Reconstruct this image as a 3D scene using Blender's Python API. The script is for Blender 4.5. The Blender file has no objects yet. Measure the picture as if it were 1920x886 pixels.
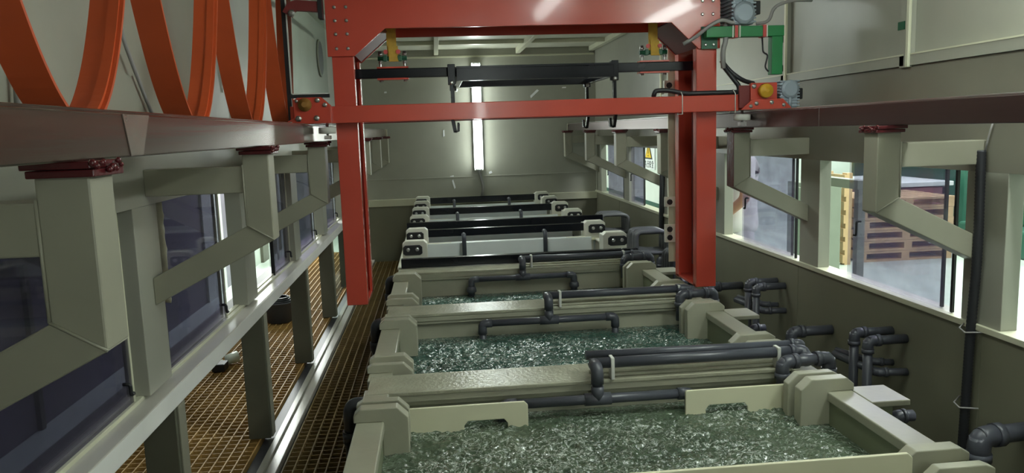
import bpy, bmesh, math, random
import numpy as np
from mathutils import Vector, Matrix, noise

random.seed(7)
S = bpy.context.scene
C = S.collection

# ------------------------------------------------------------------ camera
CAM_Z = 1.73
yaw, pitch, roll = 0.09514703, 0.13665605, -0.03260674
fwd = Vector((math.sin(yaw) * math.cos(pitch), math.cos(yaw) * math.cos(pitch), -math.sin(pitch)))
rgt = Vector((math.cos(yaw), -math.sin(yaw), 0))
upv = rgt.cross(fwd)
r2 = math.cos(roll) * rgt + math.sin(roll) * upv
u2 = -math.sin(roll) * rgt + math.cos(roll) * upv
cam_d = bpy.data.cameras.new('camera')
cam_d.sensor_fit = 'HORIZONTAL'
cam_d.sensor_width = 36
cam_d.lens = 36 * 1448.0 / 1920.0
cam_d.clip_start = 0.02
cam = bpy.data.objects.new('camera', cam_d)
C.objects.link(cam)
cam.matrix_world = Matrix(((r2.x, u2.x, -fwd.x, 0), (r2.y, u2.y, -fwd.y, 0), (r2.z, u2.z, -fwd.z, CAM_Z), (0, 0, 0, 1)))
S.camera = cam

# ------------------------------------------------------------------ world, exposure, large lights
W = bpy.data.worlds.new('world')
S.world = W
W.use_nodes = True
W.node_tree.nodes['Background'].inputs[0].default_value = (0.80, 0.86, 0.84, 1)
W.node_tree.nodes['Background'].inputs[1].default_value = 0.15
S.view_settings.view_transform = 'Standard'
S.view_settings.look = 'None'
S.view_settings.exposure = 0.52
S.view_settings.gamma = 1.0
S.view_settings.use_curve_mapping = False
TUBE_POWER = 34.0        # emission strength of the booth's fluorescent tubes, an added fill tube included
HALL_W = 300.0           # watts of each added hall fill light


def area(name, loc, size, watts, col=(0.95, 1.0, 0.97), sy=None, rot=(0, 0, 0)):
    d = bpy.data.lights.new(name, 'AREA')
    d.energy = watts
    d.color = col
    d.shape = 'RECTANGLE'
    d.size = size
    d.size_y = sy or size
    o = bpy.data.objects.new(name, d)
    o.location = loc
    o.rotation_euler = rot
    C.objects.link(o)
    return o


area('hall_fill_light', (4.6, 3.5, 4.4), 1.2, HALL_W, sy=4.0)  # unseen fill lights added to brighten the hall
area('hall_fill_light', (5.6, 9.0, 4.4), 1.2, HALL_W, sy=4.0)
area('hall_fill_light', (-1.9, 10.5, 3.0), 0.4, 260, sy=3.0)  # unseen fill lights added to brighten the area outside the left windows
area('hall_fill_light', (-1.8, 4.5, 3.1), 0.4, 14, sy=3.0)

# ------------------------------------------------------------------ materials
MATS = {}


def lin(c):
    return tuple(((v / 255) / 12.92 if v / 255 <= 0.04045 else ((v / 255 + 0.055) / 1.055) ** 2.4) for v in c)


def mat(name, rgb, rough=0.45, metal=0.0, var=0.10, scale=6.0, bump=0.0, bscale=60.0, coat=0.0, spec=0.5, rvar=0.0,
        stretch=None):
    m = bpy.data.materials.new(name)
    m.use_nodes = True
    nt = m.node_tree
    b = nt.nodes['Principled BSDF']
    co = nt.nodes.new('ShaderNodeTexCoord')
    mp = nt.nodes.new('ShaderNodeMapping')
    if stretch:
        mp.inputs['Scale'].default_value = stretch
    nt.links.new(co.outputs['Object'], mp.inputs['Vector'])
    nz = nt.nodes.new('ShaderNodeTexNoise')
    nz.inputs['Scale'].default_value = scale
    nz.inputs['Detail'].default_value = 5
    nt.links.new(mp.outputs['Vector'], nz.inputs['Vector'])
    rp = nt.nodes.new('ShaderNodeValToRGB')
    l = lin(rgb)
    rp.color_ramp.elements[0].position = 0.3
    rp.color_ramp.elements[1].position = 0.7
    rp.color_ramp.elements[0].color = tuple(v * (1 - var) for v in l) + (1,)
    rp.color_ramp.elements[1].color = tuple(min(1, v * (1 + var)) for v in l) + (1,)
    nt.links.new(nz.outputs['Fac'], rp.inputs['Fac'])
    nt.links.new(rp.outputs['Color'], b.inputs['Base Color'])
    b.inputs['Roughness'].default_value = rough
    b.inputs['Metallic'].default_value = metal
    b.inputs['Specular IOR Level'].default_value = spec
    if coat:
        b.inputs['Coat Weight'].default_value = coat
        b.inputs['Coat Roughness'].default_value = 0.06
    if rvar:
        mr = nt.nodes.new('ShaderNodeMapRange')
        mr.inputs['To Min'].default_value = max(0.02, rough - rvar)
        mr.inputs['To Max'].default_value = rough + rvar
        nt.links.new(nz.outputs['Fac'], mr.inputs['Value'])
        nt.links.new(mr.outputs['Result'], b.inputs['Roughness'])
    if bump:
        n2 = nt.nodes.new('ShaderNodeTexNoise')
        n2.inputs['Scale'].default_value = bscale
        n2.inputs['Detail'].default_value = 4
        nt.links.new(mp.outputs['Vector'], n2.inputs['Vector'])
        bp = nt.nodes.new('ShaderNodeBump')
        bp.inputs['Strength'].default_value = bump
        bp.inputs['Distance'].default_value = 0.01
        nt.links.new(n2.outputs['Fac'], bp.inputs['Height'])
        nt.links.new(bp.outputs['Normal'], b.inputs['Normal'])
    MATS[name] = m
    return m


def emit(name, rgb, strength):
    m = bpy.data.materials.new(name)
    m.use_nodes = True
    b = m.node_tree.nodes['Principled BSDF']
    b.inputs['Base Color'].default_value = (0.9, 0.9, 0.9, 1)
    b.inputs['Emission Color'].default_value = lin(rgb) + (1,)
    b.inputs['Emission Strength'].default_value = strength
    MATS[name] = m
    return m


def glass(name, tint, diff, dcol, rough=0.03):
    """thin pane: tinted see-through plus mirror reflection plus a little dusty film"""
    m = bpy.data.materials.new(name)
    m.use_nodes = True
    nt = m.node_tree
    nt.nodes.clear()
    out = nt.nodes.new('ShaderNodeOutputMaterial')
    tr = nt.nodes.new('ShaderNodeBsdfTransparent')
    tr.inputs['Color'].default_value = tint + (1,)
    gl = nt.nodes.new('ShaderNodeBsdfGlossy')
    gl.inputs['Roughness'].default_value = rough
    df = nt.nodes.new('ShaderNodeBsdfDiffuse')
    df.inputs['Color'].default_value = lin(dcol) + (1,)
    lw = nt.nodes.new('ShaderNodeLayerWeight')
    lw.inputs['Blend'].default_value = 0.5
    pw = nt.nodes.new('ShaderNodeMath'); pw.operation = 'POWER'
    pw.inputs[1].default_value = 5.0
    nt.links.new(lw.outputs['Facing'], pw.inputs[0])
    fr = nt.nodes.new('ShaderNodeMapRange')
    fr.inputs['To Min'].default_value = 0.025
    fr.inputs['To Max'].default_value = 0.55
    nt.links.new(pw.outputs[0], fr.inputs['Value'])
    nz = nt.nodes.new('ShaderNodeTexNoise')
    nz.inputs['Scale'].default_value = 7
    nz.inputs['Detail'].default_value = 6
    mr = nt.nodes.new('ShaderNodeMapRange')
    mr.inputs['From Min'].default_value = 0.3
    mr.inputs['From Max'].default_value = 0.7
    mr.inputs['To Min'].default_value = diff * 0.6
    mr.inputs['To Max'].default_value = diff * 1.5
    nt.links.new(nz.outputs['Fac'], mr.inputs['Value'])
    m1 = nt.nodes.new('ShaderNodeMixShader')
    m2 = nt.nodes.new('ShaderNodeMixShader')
    nt.links.new(mr.outputs['Result'], m1.inputs[0])
    nt.links.new(tr.outputs[0], m1.inputs[1])
    nt.links.new(df.outputs[0], m1.inputs[2])
    nt.links.new(fr.outputs[0], m2.inputs[0])
    nt.links.new(m1.outputs[0], m2.inputs[1])
    nt.links.new(gl.outputs[0], m2.inputs[2])
    nt.links.new(m2.outputs[0], out.inputs['Surface'])
    MATS[name] = m
    return m


mat('panel', (154, 154, 141), 0.36, var=0.07, scale=2.5, bump=0.04, bscale=9)
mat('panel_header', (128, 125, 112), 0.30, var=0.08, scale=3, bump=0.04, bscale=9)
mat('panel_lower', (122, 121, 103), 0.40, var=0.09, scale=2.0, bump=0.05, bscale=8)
mat('bracket', (148, 146, 129), 0.45, var=0.06, scale=5)
mat('ceiling', (190, 190, 172), 0.5, var=0.05)
mat('trim', (196, 196, 172), 0.45, var=0.05)
mat('handrail_lit', (236, 236, 230), 0.35, var=0.05, scale=4)  # lit tone of the handrail front, put into the colour
mat('handrail', (186, 183, 174), 0.32, var=0.06, scale=4, rvar=0.08)
mat('post_dark', (92, 92, 78), 0.5, var=0.08)
mat('tank', (162, 161, 142), 0.34, var=0.10, scale=5, bump=0.06, bscale=40, rvar=0.10)
mat('tank_wet', (163, 162, 142), 0.22, var=0.12, scale=9, bump=0.25, bscale=75, rvar=0.10)
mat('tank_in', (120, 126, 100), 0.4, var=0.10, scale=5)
mat('white_pp', (226, 232, 230), 0.4, var=0.05)
mat('saddle', (222, 222, 208), 0.45, var=0.04)
mat('cream', (220, 217, 188), 0.4, var=0.03)
mat('pipe', (72, 74, 82), 0.34, var=0.10, scale=14)
mat('pipe_rib', (92, 94, 96), 0.4, var=0.12, scale=14)
mat('pipe_black', (48, 50, 54), 0.40, var=0.10, scale=14)
mat('hose', (38, 39, 43), 0.45, var=0.1)
mat('cable_grey', (150, 148, 146), 0.5)
mat('red', (192, 74, 58), 0.24, var=0.06, scale=3, coat=0.3, rvar=0.05)
mat('red_dark', (112, 38, 36), 0.5, var=0.08)  # darker red, also the painted shade of the haunch undersides
mat('orange', (192, 80, 38), 0.45, var=0.05, scale=10)
mat('maroon', (82, 26, 30), 0.25, var=0.15, scale=20, bump=0.15, bscale=50)
mat('rail_steel', (116, 101, 91), 0.20, metal=0.85, var=0.18, scale=2.5, rvar=0.10, bump=0.05, bscale=8, stretch=(1, 0.15, 6))
mat('rail_dark', (104, 90, 88), 0.30, metal=0.85, var=0.15, scale=2.5, rvar=0.10, bump=0.05, bscale=8, stretch=(1, 0.2, 5))
mat('black_bar', (17, 19, 26), 0.22, var=0.15, scale=6, rvar=0.06, spec=0.3)
mat('black', (24, 25, 28), 0.5)
mat('steel', (190, 190, 188), 0.28, metal=0.95, var=0.06)
mat('green_paint', (36, 128, 72), 0.42, var=0.10, scale=7)
mat('green_dark', (24, 84, 58), 0.45)
mat('strap', (196, 160, 66), 0.8, var=0.12, scale=40)
mat('yellow_roller', (208, 160, 40), 0.5)
mat('brass', (150, 108, 52), 0.4, metal=0.3)
mat('nylon', (214, 214, 206), 0.5)
mat('motor', (158, 170, 180), 0.45, metal=0.2)
mat('grating', (164, 130, 72), 0.6, var=0.18, scale=5)
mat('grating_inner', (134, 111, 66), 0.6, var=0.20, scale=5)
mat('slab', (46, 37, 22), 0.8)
mat('concrete', (176, 190, 178), 0.35, var=0.10, scale=1.2)
mat('hall_wall', (216, 224, 216), 0.6, var=0.03)
mat('hall_green', (30, 80, 64), 0.5)
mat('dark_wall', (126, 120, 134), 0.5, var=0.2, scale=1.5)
mat('wood', (178, 150, 110), 0.7, var=0.16, scale=3, stretch=(1, 8, 1))
mat('cabinet', (122, 130, 114), 0.4, var=0.05)
mat('yellow', (232, 190, 30), 0.5)
mat('sign_white', (232, 234, 236), 0.5)
mat('ink', (40, 42, 46), 0.6)
mat('skin', (176, 128, 104), 0.5, var=0.05)
mat('shirt', (222, 220, 214), 0.8, var=0.04)
mat('trousers', (190, 190, 186), 0.8)
mat('hair', (26, 22, 20), 0.5)
mat('drawer', (150, 96, 98), 0.5)
mat('tape_red', (206, 80, 76), 0.5)
mat('film', (196, 190, 166), 0.25, var=0.15, scale=12, bump=0.3, bscale=18)
mat('film_rail', (150, 138, 128), 0.22, metal=0.6, var=0.12, scale=12, bump=0.1, bscale=18)
mat('bin', (70, 72, 76), 0.5)
mat('pale_plastic', (204, 212, 196), 0.4)
mat('lamp_body', (220, 222, 220), 0.4)
emit('tube', (244, 255, 250), TUBE_POWER)
emit('tube_far', (244, 255, 250), 18.0)
emit('tube_dim', (244, 255, 250), 18.0)
emit('hall_glow', (240, 255, 250), 3.0)
glass('glass', (0.86, 0.90, 0.88), 0.03, (190, 200, 200))
glass('glass_blue', (0.88, 0.87, 0.93), 0.15, (172, 168, 190))
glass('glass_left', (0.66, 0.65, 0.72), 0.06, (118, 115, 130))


def water_mat(nm, c0, c1, glint=0.75):
    m = bpy.data.materials.new(nm)
    m.use_nodes = True
    nt = m.node_tree
    b = nt.nodes['Principled BSDF']
    co = nt.nodes.new('ShaderNodeTexCoord')
    nz = nt.nodes.new('ShaderNodeTexNoise')
    nz.inputs['Scale'].default_value = 9
    nz.inputs['Detail'].default_value = 3
    nt.links.new(co.outputs['Object'], nz.inputs['Vector'])
    rp = nt.nodes.new('ShaderNodeValToRGB')
    rp.color_ramp.elements[0].color = lin(c0) + (1,)
    rp.color_ramp.elements[1].color = lin(c1) + (1,)
    rp.color_ramp.elements[0].position = 0.2
    rp.color_ramp.elements[1].position = 0.85
    nz.inputs['Scale'].default_value = 3
    nt.links.new(nz.outputs['Fac'], rp.inputs['Fac'])
    # thin pale streaks: lamp sparkle on the ripples painted into the colour
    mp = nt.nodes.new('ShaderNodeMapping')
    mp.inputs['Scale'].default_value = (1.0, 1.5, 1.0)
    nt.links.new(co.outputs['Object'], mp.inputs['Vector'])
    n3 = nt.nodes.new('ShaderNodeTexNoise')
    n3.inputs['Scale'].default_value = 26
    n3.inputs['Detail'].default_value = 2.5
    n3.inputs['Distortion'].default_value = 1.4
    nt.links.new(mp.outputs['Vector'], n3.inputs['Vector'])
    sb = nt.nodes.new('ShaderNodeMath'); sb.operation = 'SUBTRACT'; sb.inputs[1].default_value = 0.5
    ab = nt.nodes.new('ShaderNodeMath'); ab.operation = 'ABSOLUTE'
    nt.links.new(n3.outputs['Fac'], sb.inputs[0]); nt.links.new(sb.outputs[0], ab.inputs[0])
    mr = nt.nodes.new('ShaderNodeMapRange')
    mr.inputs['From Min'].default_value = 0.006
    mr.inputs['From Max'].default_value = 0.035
    mr.inputs['To Min'].default_value = glint
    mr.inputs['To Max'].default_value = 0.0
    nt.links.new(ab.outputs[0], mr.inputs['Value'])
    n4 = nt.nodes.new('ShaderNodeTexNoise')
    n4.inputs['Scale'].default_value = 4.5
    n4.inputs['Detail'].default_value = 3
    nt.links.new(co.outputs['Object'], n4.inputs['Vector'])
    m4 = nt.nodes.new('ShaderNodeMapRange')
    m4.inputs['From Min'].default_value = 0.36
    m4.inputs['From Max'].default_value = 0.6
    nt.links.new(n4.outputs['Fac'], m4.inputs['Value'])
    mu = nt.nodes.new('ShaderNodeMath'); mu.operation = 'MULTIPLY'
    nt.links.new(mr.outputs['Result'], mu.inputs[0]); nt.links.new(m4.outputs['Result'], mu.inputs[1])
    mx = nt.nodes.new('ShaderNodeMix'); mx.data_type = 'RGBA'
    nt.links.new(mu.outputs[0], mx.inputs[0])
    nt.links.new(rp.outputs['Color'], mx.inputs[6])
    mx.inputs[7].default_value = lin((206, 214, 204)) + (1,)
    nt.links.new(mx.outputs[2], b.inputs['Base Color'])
    b.inputs['Roughness'].default_value = 0.06
    b.inputs['IOR'].default_value = 1.45
    b.inputs['Specular IOR Level'].default_value = 0.8
    n2 = nt.nodes.new('ShaderNodeTexNoise')
    n2.inputs['Scale'].default_value = 55
    n2.inputs['Detail'].default_value = 3
    nt.links.new(co.outputs['Object'], n2.inputs['Vector'])
    bp = nt.nodes.new('ShaderNodeBump')
    bp.inputs['Strength'].default_value = 0.5
    bp.inputs['Distance'].default_value = 0.01
    nt.links.new(n2.outputs['Fac'], bp.inputs['Height'])
    nt.links.new(bp.outputs['Normal'], b.inputs['Normal'])
    MATS[nm] = m


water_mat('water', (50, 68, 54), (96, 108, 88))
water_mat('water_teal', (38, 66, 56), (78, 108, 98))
water_mat('water_dark', (36, 52, 46), (66, 84, 76), 0.0)

# ------------------------------------------------------------------ mesh helpers
ORG = {}


class MB:
    def __init__(self):
        self.v = []
        self.f = []
        self.sm = []

    def _add(self, vs, fs, smooth=False):
        n = len(self.v)
        self.v += [tuple(p) for p in vs]
        for q in fs:
            self.f.append(tuple(i + n for i in q))
            self.sm.append(smooth)
        return self

    def box(self, x0, x1, y0, y1, z0, z1):
        vs = [(x0, y0, z0), (x1, y0, z0), (x1, y1, z0), (x0, y1, z0), (x0, y0, z1), (x1, y0, z1), (x1, y1, z1), (x0, y1, z1)]
        return self._add(vs, [(0, 3, 2, 1), (4, 5, 6, 7), (0, 1, 5, 4), (1, 2, 6, 5), (2, 3, 7, 6), (3, 0, 4, 7)])

    def prism(self, poly, axis, a, b):
        """poly: 2D outline; axis 'y': poly is (x,z); 'x': (y,z); 'z': (x,y)"""
        def p3(p, t):
            return {'y': (p[0], t, p[1]), 'x': (t, p[0], p[1]), 'z': (p[0], p[1], t)}[axis]
        n = len(poly)
        ar = sum(poly[i][0] * poly[(i + 1) % n][1] - poly[(i + 1) % n][0] * poly[i][1] for i in range(n))
        P = list(poly) if ar > 0 else list(poly)[::-1]
        vs = [p3(p, a) for p in P] + [p3(p, b) for p in P]
        flip = (axis == 'y') != (b < a)
        lo, hi = tuple(range(n))[::-1], tuple(range(n, 2 * n))
        sides = [(i, (i + 1) % n, n + (i + 1) % n, n + i) for i in range(n)]
        fs = [lo, hi] + sides
        if flip:
            fs = [q[::-1] for q in fs]
        return self._add(vs, fs)

    def tube(self, pts, r, seg=12, caps=True, closed=False):
        pts = [Vector(p) for p in pts]
        n = len(pts)
        rs = r if isinstance(r, (list, tuple)) else [r] * n
        t0 = (pts[1] - pts[0]).normalized()
        ref = Vector((0, 0, 1)) if abs(t0.z) < 0.9 else Vector((1, 0, 0))
        u = t0.cross(ref).normalized()
        vs = []
        pt = t0
        for i in range(n):
            if i == 0:
                t = t0
            elif i == n - 1:
                t = (pts[-1] - pts[-2]).normalized()
            else:
                t = ((pts[i + 1] - pts[i]).normalized() + (pts[i] - pts[i - 1]).normalized()).normalized()
            q = pt.rotation_difference(t)
            u = (q @ u).normalized()
            w = t.cross(u).normalized()
            pt = t
            for k in range(seg):
                a = 2 * math.pi * k / seg
                vs.append(pts[i] + (u * math.cos(a) + w * math.sin(a)) * rs[i])
        fs = []
        for i in range(n - 1):
            for k in range(seg):
                k2 = (k + 1) % seg
                fs.append((i * seg + k, i * seg + k2, (i + 1) * seg + k2, (i + 1) * seg + k))
        self._add(vs, fs, True)
        if caps:
            m = len(self.v) - n * seg
            self.f.append(tuple(m + k for k in range(seg))[::-1]); self.sm.append(False)
            m2 = m + (n - 1) * seg
            self.f.append(tuple(m2 + k for k in range(seg))); self.sm.append(False)
        return self

    def cyl(self, p0, p1, r, seg=14):
        return self.tube([p0, p1], r, seg)

    def lathe(self, p, d, prof, seg=18):
        """prof: list of (distance along d, radius)"""
        p = Vector(p); d = Vector(d).normalized()
        return self.tube([p + d * a for a, _ in prof], [max(1e-4, b) for _, b in prof], seg)

    def sphere(self, c, r, seg=10, ring=6, sc=(1, 1, 1)):
        vs = []
        for i in range(ring + 1):
            th = math.pi * i / ring
            for k in range(seg):
                a = 2 * math.pi * k / seg
                vs.append((c[0] + sc[0] * r * math.sin(th) * math.cos(a), c[1] + sc[1] * r * math.sin(th) * math.sin(a), c[2] + sc[2] * r * math.cos(th)))
        fs = []
        for i in range(ring):
            for k in range(seg):
                k2 = (k + 1) % seg
                fs.append((i * seg + k, (i + 1) * seg + k, (i + 1) * seg + k2, i * seg + k2))
        return self._add(vs, fs, True)

    def ribbon(self, pts, width_vec, t):
        """flat band along pts, width along width_vec, thickness t"""
        pts = [Vector(p) for p in pts]
        wv = Vector(width_vec)
        n = len(pts)
        vs = []
        for i in range(n):
            a = pts[max(0, i - 1)]; b = pts[min(n - 1, i + 1)]
            nn = (b - a).normalized().cross(wv.normalized()).normalized() * (t / 2)
            for s1, s2 in ((-1, -1), (1, -1), (1, 1), (-1, 1)):
                vs.append(pts[i] + wv * (s1 / 2) + nn * s2)
        fs = [(3, 2, 1, 0), tuple((n - 1) * 4 + k for k in range(4))]
        for i in range(n - 1):
            for k in range(4):
                k2 = (k + 1) % 4
                fs.append((i * 4 + k, i * 4 + k2, (i + 1) * 4 + k2, (i + 1) * 4 + k))
        return self._add(vs, fs)

    def build(self, name, material, parent=None, bevel=0.0, org=None):
        me = bpy.data.meshes.new(name)
        if parent is not None:
            o0 = ORG[parent.name]
        elif org is not None:
            o0 = Vector(org)
        else:
            xs = [p[0] for p in self.v]; ys = [p[1] for p in self.v]; zs = [p[2] for p in self.v]
            o0 = Vector(((min(xs) + max(xs)) / 2, (min(ys) + max(ys)) / 2, min(zs)))
        me.from_pydata([tuple(Vector(p) - o0) for p in self.v], [], self.f)
        me.polygons.foreach_set('use_smooth', self.sm)
        me.materials.append(MATS[material])
        bm = bmesh.new(); bm.from_mesh(me)
        bmesh.ops.recalc_face_normals(bm, faces=bm.faces)
        bm.to_mesh(me); bm.free()
        me.update()
        o = bpy.data.objects.new(name, me)
        C.objects.link(o)
        if parent is not None:
            o.parent = parent
        else:
            o.location = o0
        ORG[o.name] = o0
        if bevel:
            b = o.modifiers.new('bevel', 'BEVEL')
            b.width = bevel
            b.segments = 2
            b.limit_method = 'ANGLE'
            b.angle_limit = math.radians(40)
        return o


def B(x0, x1, y0, y1, z0, z1):
    return MB().box(min(x0, x1), max(x0, x1), min(y0, y1), max(y0, y1), min(z0, z1), max(z0, z1))


def tag(o, label, cat, group=None, kind=None):
    if label: o['label'] = label
    if cat: o['category'] = cat
    if group: o['group'] = group
    if kind: o['kind'] = kind
    return o


def thing(name, label, cat, loc=(0, 0, 0), group=None):
    o = bpy.data.objects.new(name, None)
    o.empty_display_size = 0.05
    C.objects.link(o)
    o.location = loc
    ORG[o.name] = Vector(loc)
    return tag(o, label, cat, group)


def struct(name, loc=(0, 0, 0)):
    o = bpy.data.objects.new(name, None)
    o.empty_display_size = 0.05
    C.objects.link(o)
    o.location = loc
    ORG[o.name] = Vector(loc)
    o['kind'] = 'structure'
    return o


def fillet(pts, rad, n=5):
    pts = [Vector(p) for p in pts]
    out = [pts[0]]
    for i in range(1, len(pts) - 1):
        a = (pts[i - 1] - pts[i]); b = (pts[i + 1] - pts[i])
        r = min(rad, a.length * 0.48, b.length * 0.48)
        a.normalize(); b.normalize()
        p0, p2 = pts[i] + a * r, pts[i] + b * r
        for k in range(n + 1):
            t = k / n
            out.append(p0 * (1 - t) ** 2 + pts[i] * 2 * t * (1 - t) + p2 * t * t)
    out.append(pts[-1])
    return out


def pipe_run(name, label, pts, r, cat='pipe', group=None, material='pipe', couplings=(), bend=None, sleeves=True):
    """rigid pipe: a segment for each straight, an elbow fitting at each corner, optional union couplings (seg index, t)"""
    pts = [Vector(p) for p in pts]
    zmin = min(p.z for p in pts)
    t = thing(name, label, cat, (pts[0].x, pts[0].y, zmin), group)
    bd = bend or r * 2.4
    n = len(pts)
    for i in range(n - 1):
        MB().cyl(pts[i], pts[i + 1], r).build('pipe_segment', material, t)
    for i in range(1, n - 1):
        a = (pts[i - 1] - pts[i]).normalized(); b = (pts[i + 1] - pts[i]).normalized()
        la = min(bd, (pts[i - 1] - pts[i]).length * 0.5); lb = min(bd, (pts[i + 1] - pts[i]).length * 0.5)
        arc = [pts[i] + a * la, pts[i] + b * lb]
        ar = fillet([pts[i] + a * la * 1.05, pts[i], pts[i] + b * lb * 1.05], r * 1.5)
        m = MB().tube(ar, r * 1.16, 14)
        m.cyl(pts[i] + a * la * 1.1, pts[i] + a * la * 0.72, r * 1.3)
        m.cyl(pts[i] + b * lb * 1.1, pts[i] + b * lb * 0.72, r * 1.3)
        m.build('elbow', material, t)
    for (i, k) in couplings:
        p = pts[i].lerp(pts[i + 1], k); d = (pts[i + 1] - pts[i]).normalized()
        MB().lathe(p - d * r * 2.2, d, [(0, r * 1.05), (0, r * 1.3), (r * 1.2, r * 1.3), (r * 1.3, r * 1.62), (r * 3.1, r * 1.62), (r * 3.2, r * 1.3), (r * 4.4, r * 1.3), (r * 4.4, r)]).build('union_coupling', material, t)
    return t


def smooth_cable(name, label, pts, r, material='hose', cat='cable', group=None, rad=0.06):
    m = MB().tube(fillet(pts, rad, 6), r, 10)
    return tag(m.build(name, material), label, cat, group)


def bolt(p, d, r, parent, material='steel', h=None):
    h = h or r * 0.9
    return MB().lathe(p, d, [(0, r * 1.35), (h * 0.3, r * 1.35), (h * 0.3, r), (h, r), (h * 1.15, r * 0.6)], 6).build('bolt', material, parent)


# ================================================================== SETTING
XL, XR, YN, YF, ZC = -0.90, 1.88, -0.75, 9.0, 2.64
SILL, HEAD = 1.0, 1.535
GZ = 0.27                                        # walkway level
BK = [1.222 + 1.265 * k for k in range(7)]         # bracket fronts along the booth
BT = 0.085                                       # bracket thickness

# hall floor and slab under the line
tag(B(-3.2, 9.2, -2.5, 15, -0.06, 0.0).build('floor', 'concrete'), 'pale greenish factory floor outside the booth', None, kind='structure')
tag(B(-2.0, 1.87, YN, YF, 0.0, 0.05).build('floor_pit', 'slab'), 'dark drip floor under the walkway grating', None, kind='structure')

# ceiling with ribs
ce = struct('ceiling', (0.5, 4, ZC))
B(XL - 0.06, XR + 0.06, YN - 0.06, YF + 0.06, ZC + 0.02, ZC + 0.05).build('ceiling_panel', 'ceiling', ce)
for x in (0.06, 0.99):
    B(x - 0.024, x + 0.024, YN, YF - 0.03, ZC - 0.045, ZC + 0.02).build('ceiling_rib', 'trim', ce, 0.003)
for y in (1.3, 4.7, 8.15):
    B(XL, XR, y, y + 0.05, ZC - 0.02, ZC + 0.02).build('cross_rib', 'trim', ce, 0.003)
B(XR - 0.06, XR, YN, YF, ZC - 0.03, ZC + 0.02).build('edge_rib', 'trim', ce, 0.003)

# far wall
wf = struct('wall_far', (0.5, YF, 0))
B(XL - 0.06, XR + 0.06, YF, YF + 0.05, 1.215, 2.58).build('wall_panel', 'panel', wf)
B(XL - 0.06, XR + 0.06, YF, YF + 0.05, 0.05, 1.21).build('wall_panel', 'panel', wf)
B(XL - 0.06, XR + 0.06, YF, YF + 0.05, 0.05, 0.90).build('lower_panel', 'panel_lower', wf).location.y = -0.004
B(XL, XR, YF - 0.05, YF, 0.905, 0.985).build('ledge', 'trim', wf, 0.004)
B(XL, XR, YF - 0.015, YF, 2.565, 2.585).build('seam_strip', 'trim', wf, 0.002)
B(XL - 0.06, XR + 0.06, YF + 0.01, YF + 0.05, 2.58, ZC + 0.03).build('top_panel', 'panel', wf)
B(XL, XR, YF - 0.006, YF, 1.206, 1.218).build('seam_strip', 'panel', wf, 0.002)
for px, pz, w, h, a in ((1.17, 2.14, 0.13, 0.028, 0.7), (-0.53, 2.2, 0.03, 0.02, 0), (0.28, 2.2, 0.02, 0.035, -0.3), (1.1, 1.93, 0.06, 0.035, -0.2),
                        (0.2, 1.13, 0.02, 0.11, 0.25), (0.18, 1.22, 0.05, 0.02, 0.2), (0.63, 1.25, 0.04, 0.03, 0.3), (1.52, 2.2, 0.05, 0.015, 0), (0.11, 1.72, 0.02, 0.08, 0)):
    ca, sa = math.cos(a), math.sin(a)
    P4 = [(px + ca * u * w / 2 - sa * v * h / 2, pz + sa * u * w / 2 + ca * v * h / 2) for u, v in ((-1, -1), (1, -0.8), (0.9, 1), (-0.8, 0.8))]
    MB().prism(P4, 'y', YF - 0.003, YF).build('tape_scrap', 'sign_white', wf)

# near wall behind the camera (with the second tube lamp on it)
wn = struct('wall_near', (0.5, YN, 0))
B(XL - 0.06, XR + 0.06, YN - 0.05, YN, 0.05, ZC + 0.03).build('wall_panel', 'panel', wn)


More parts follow.
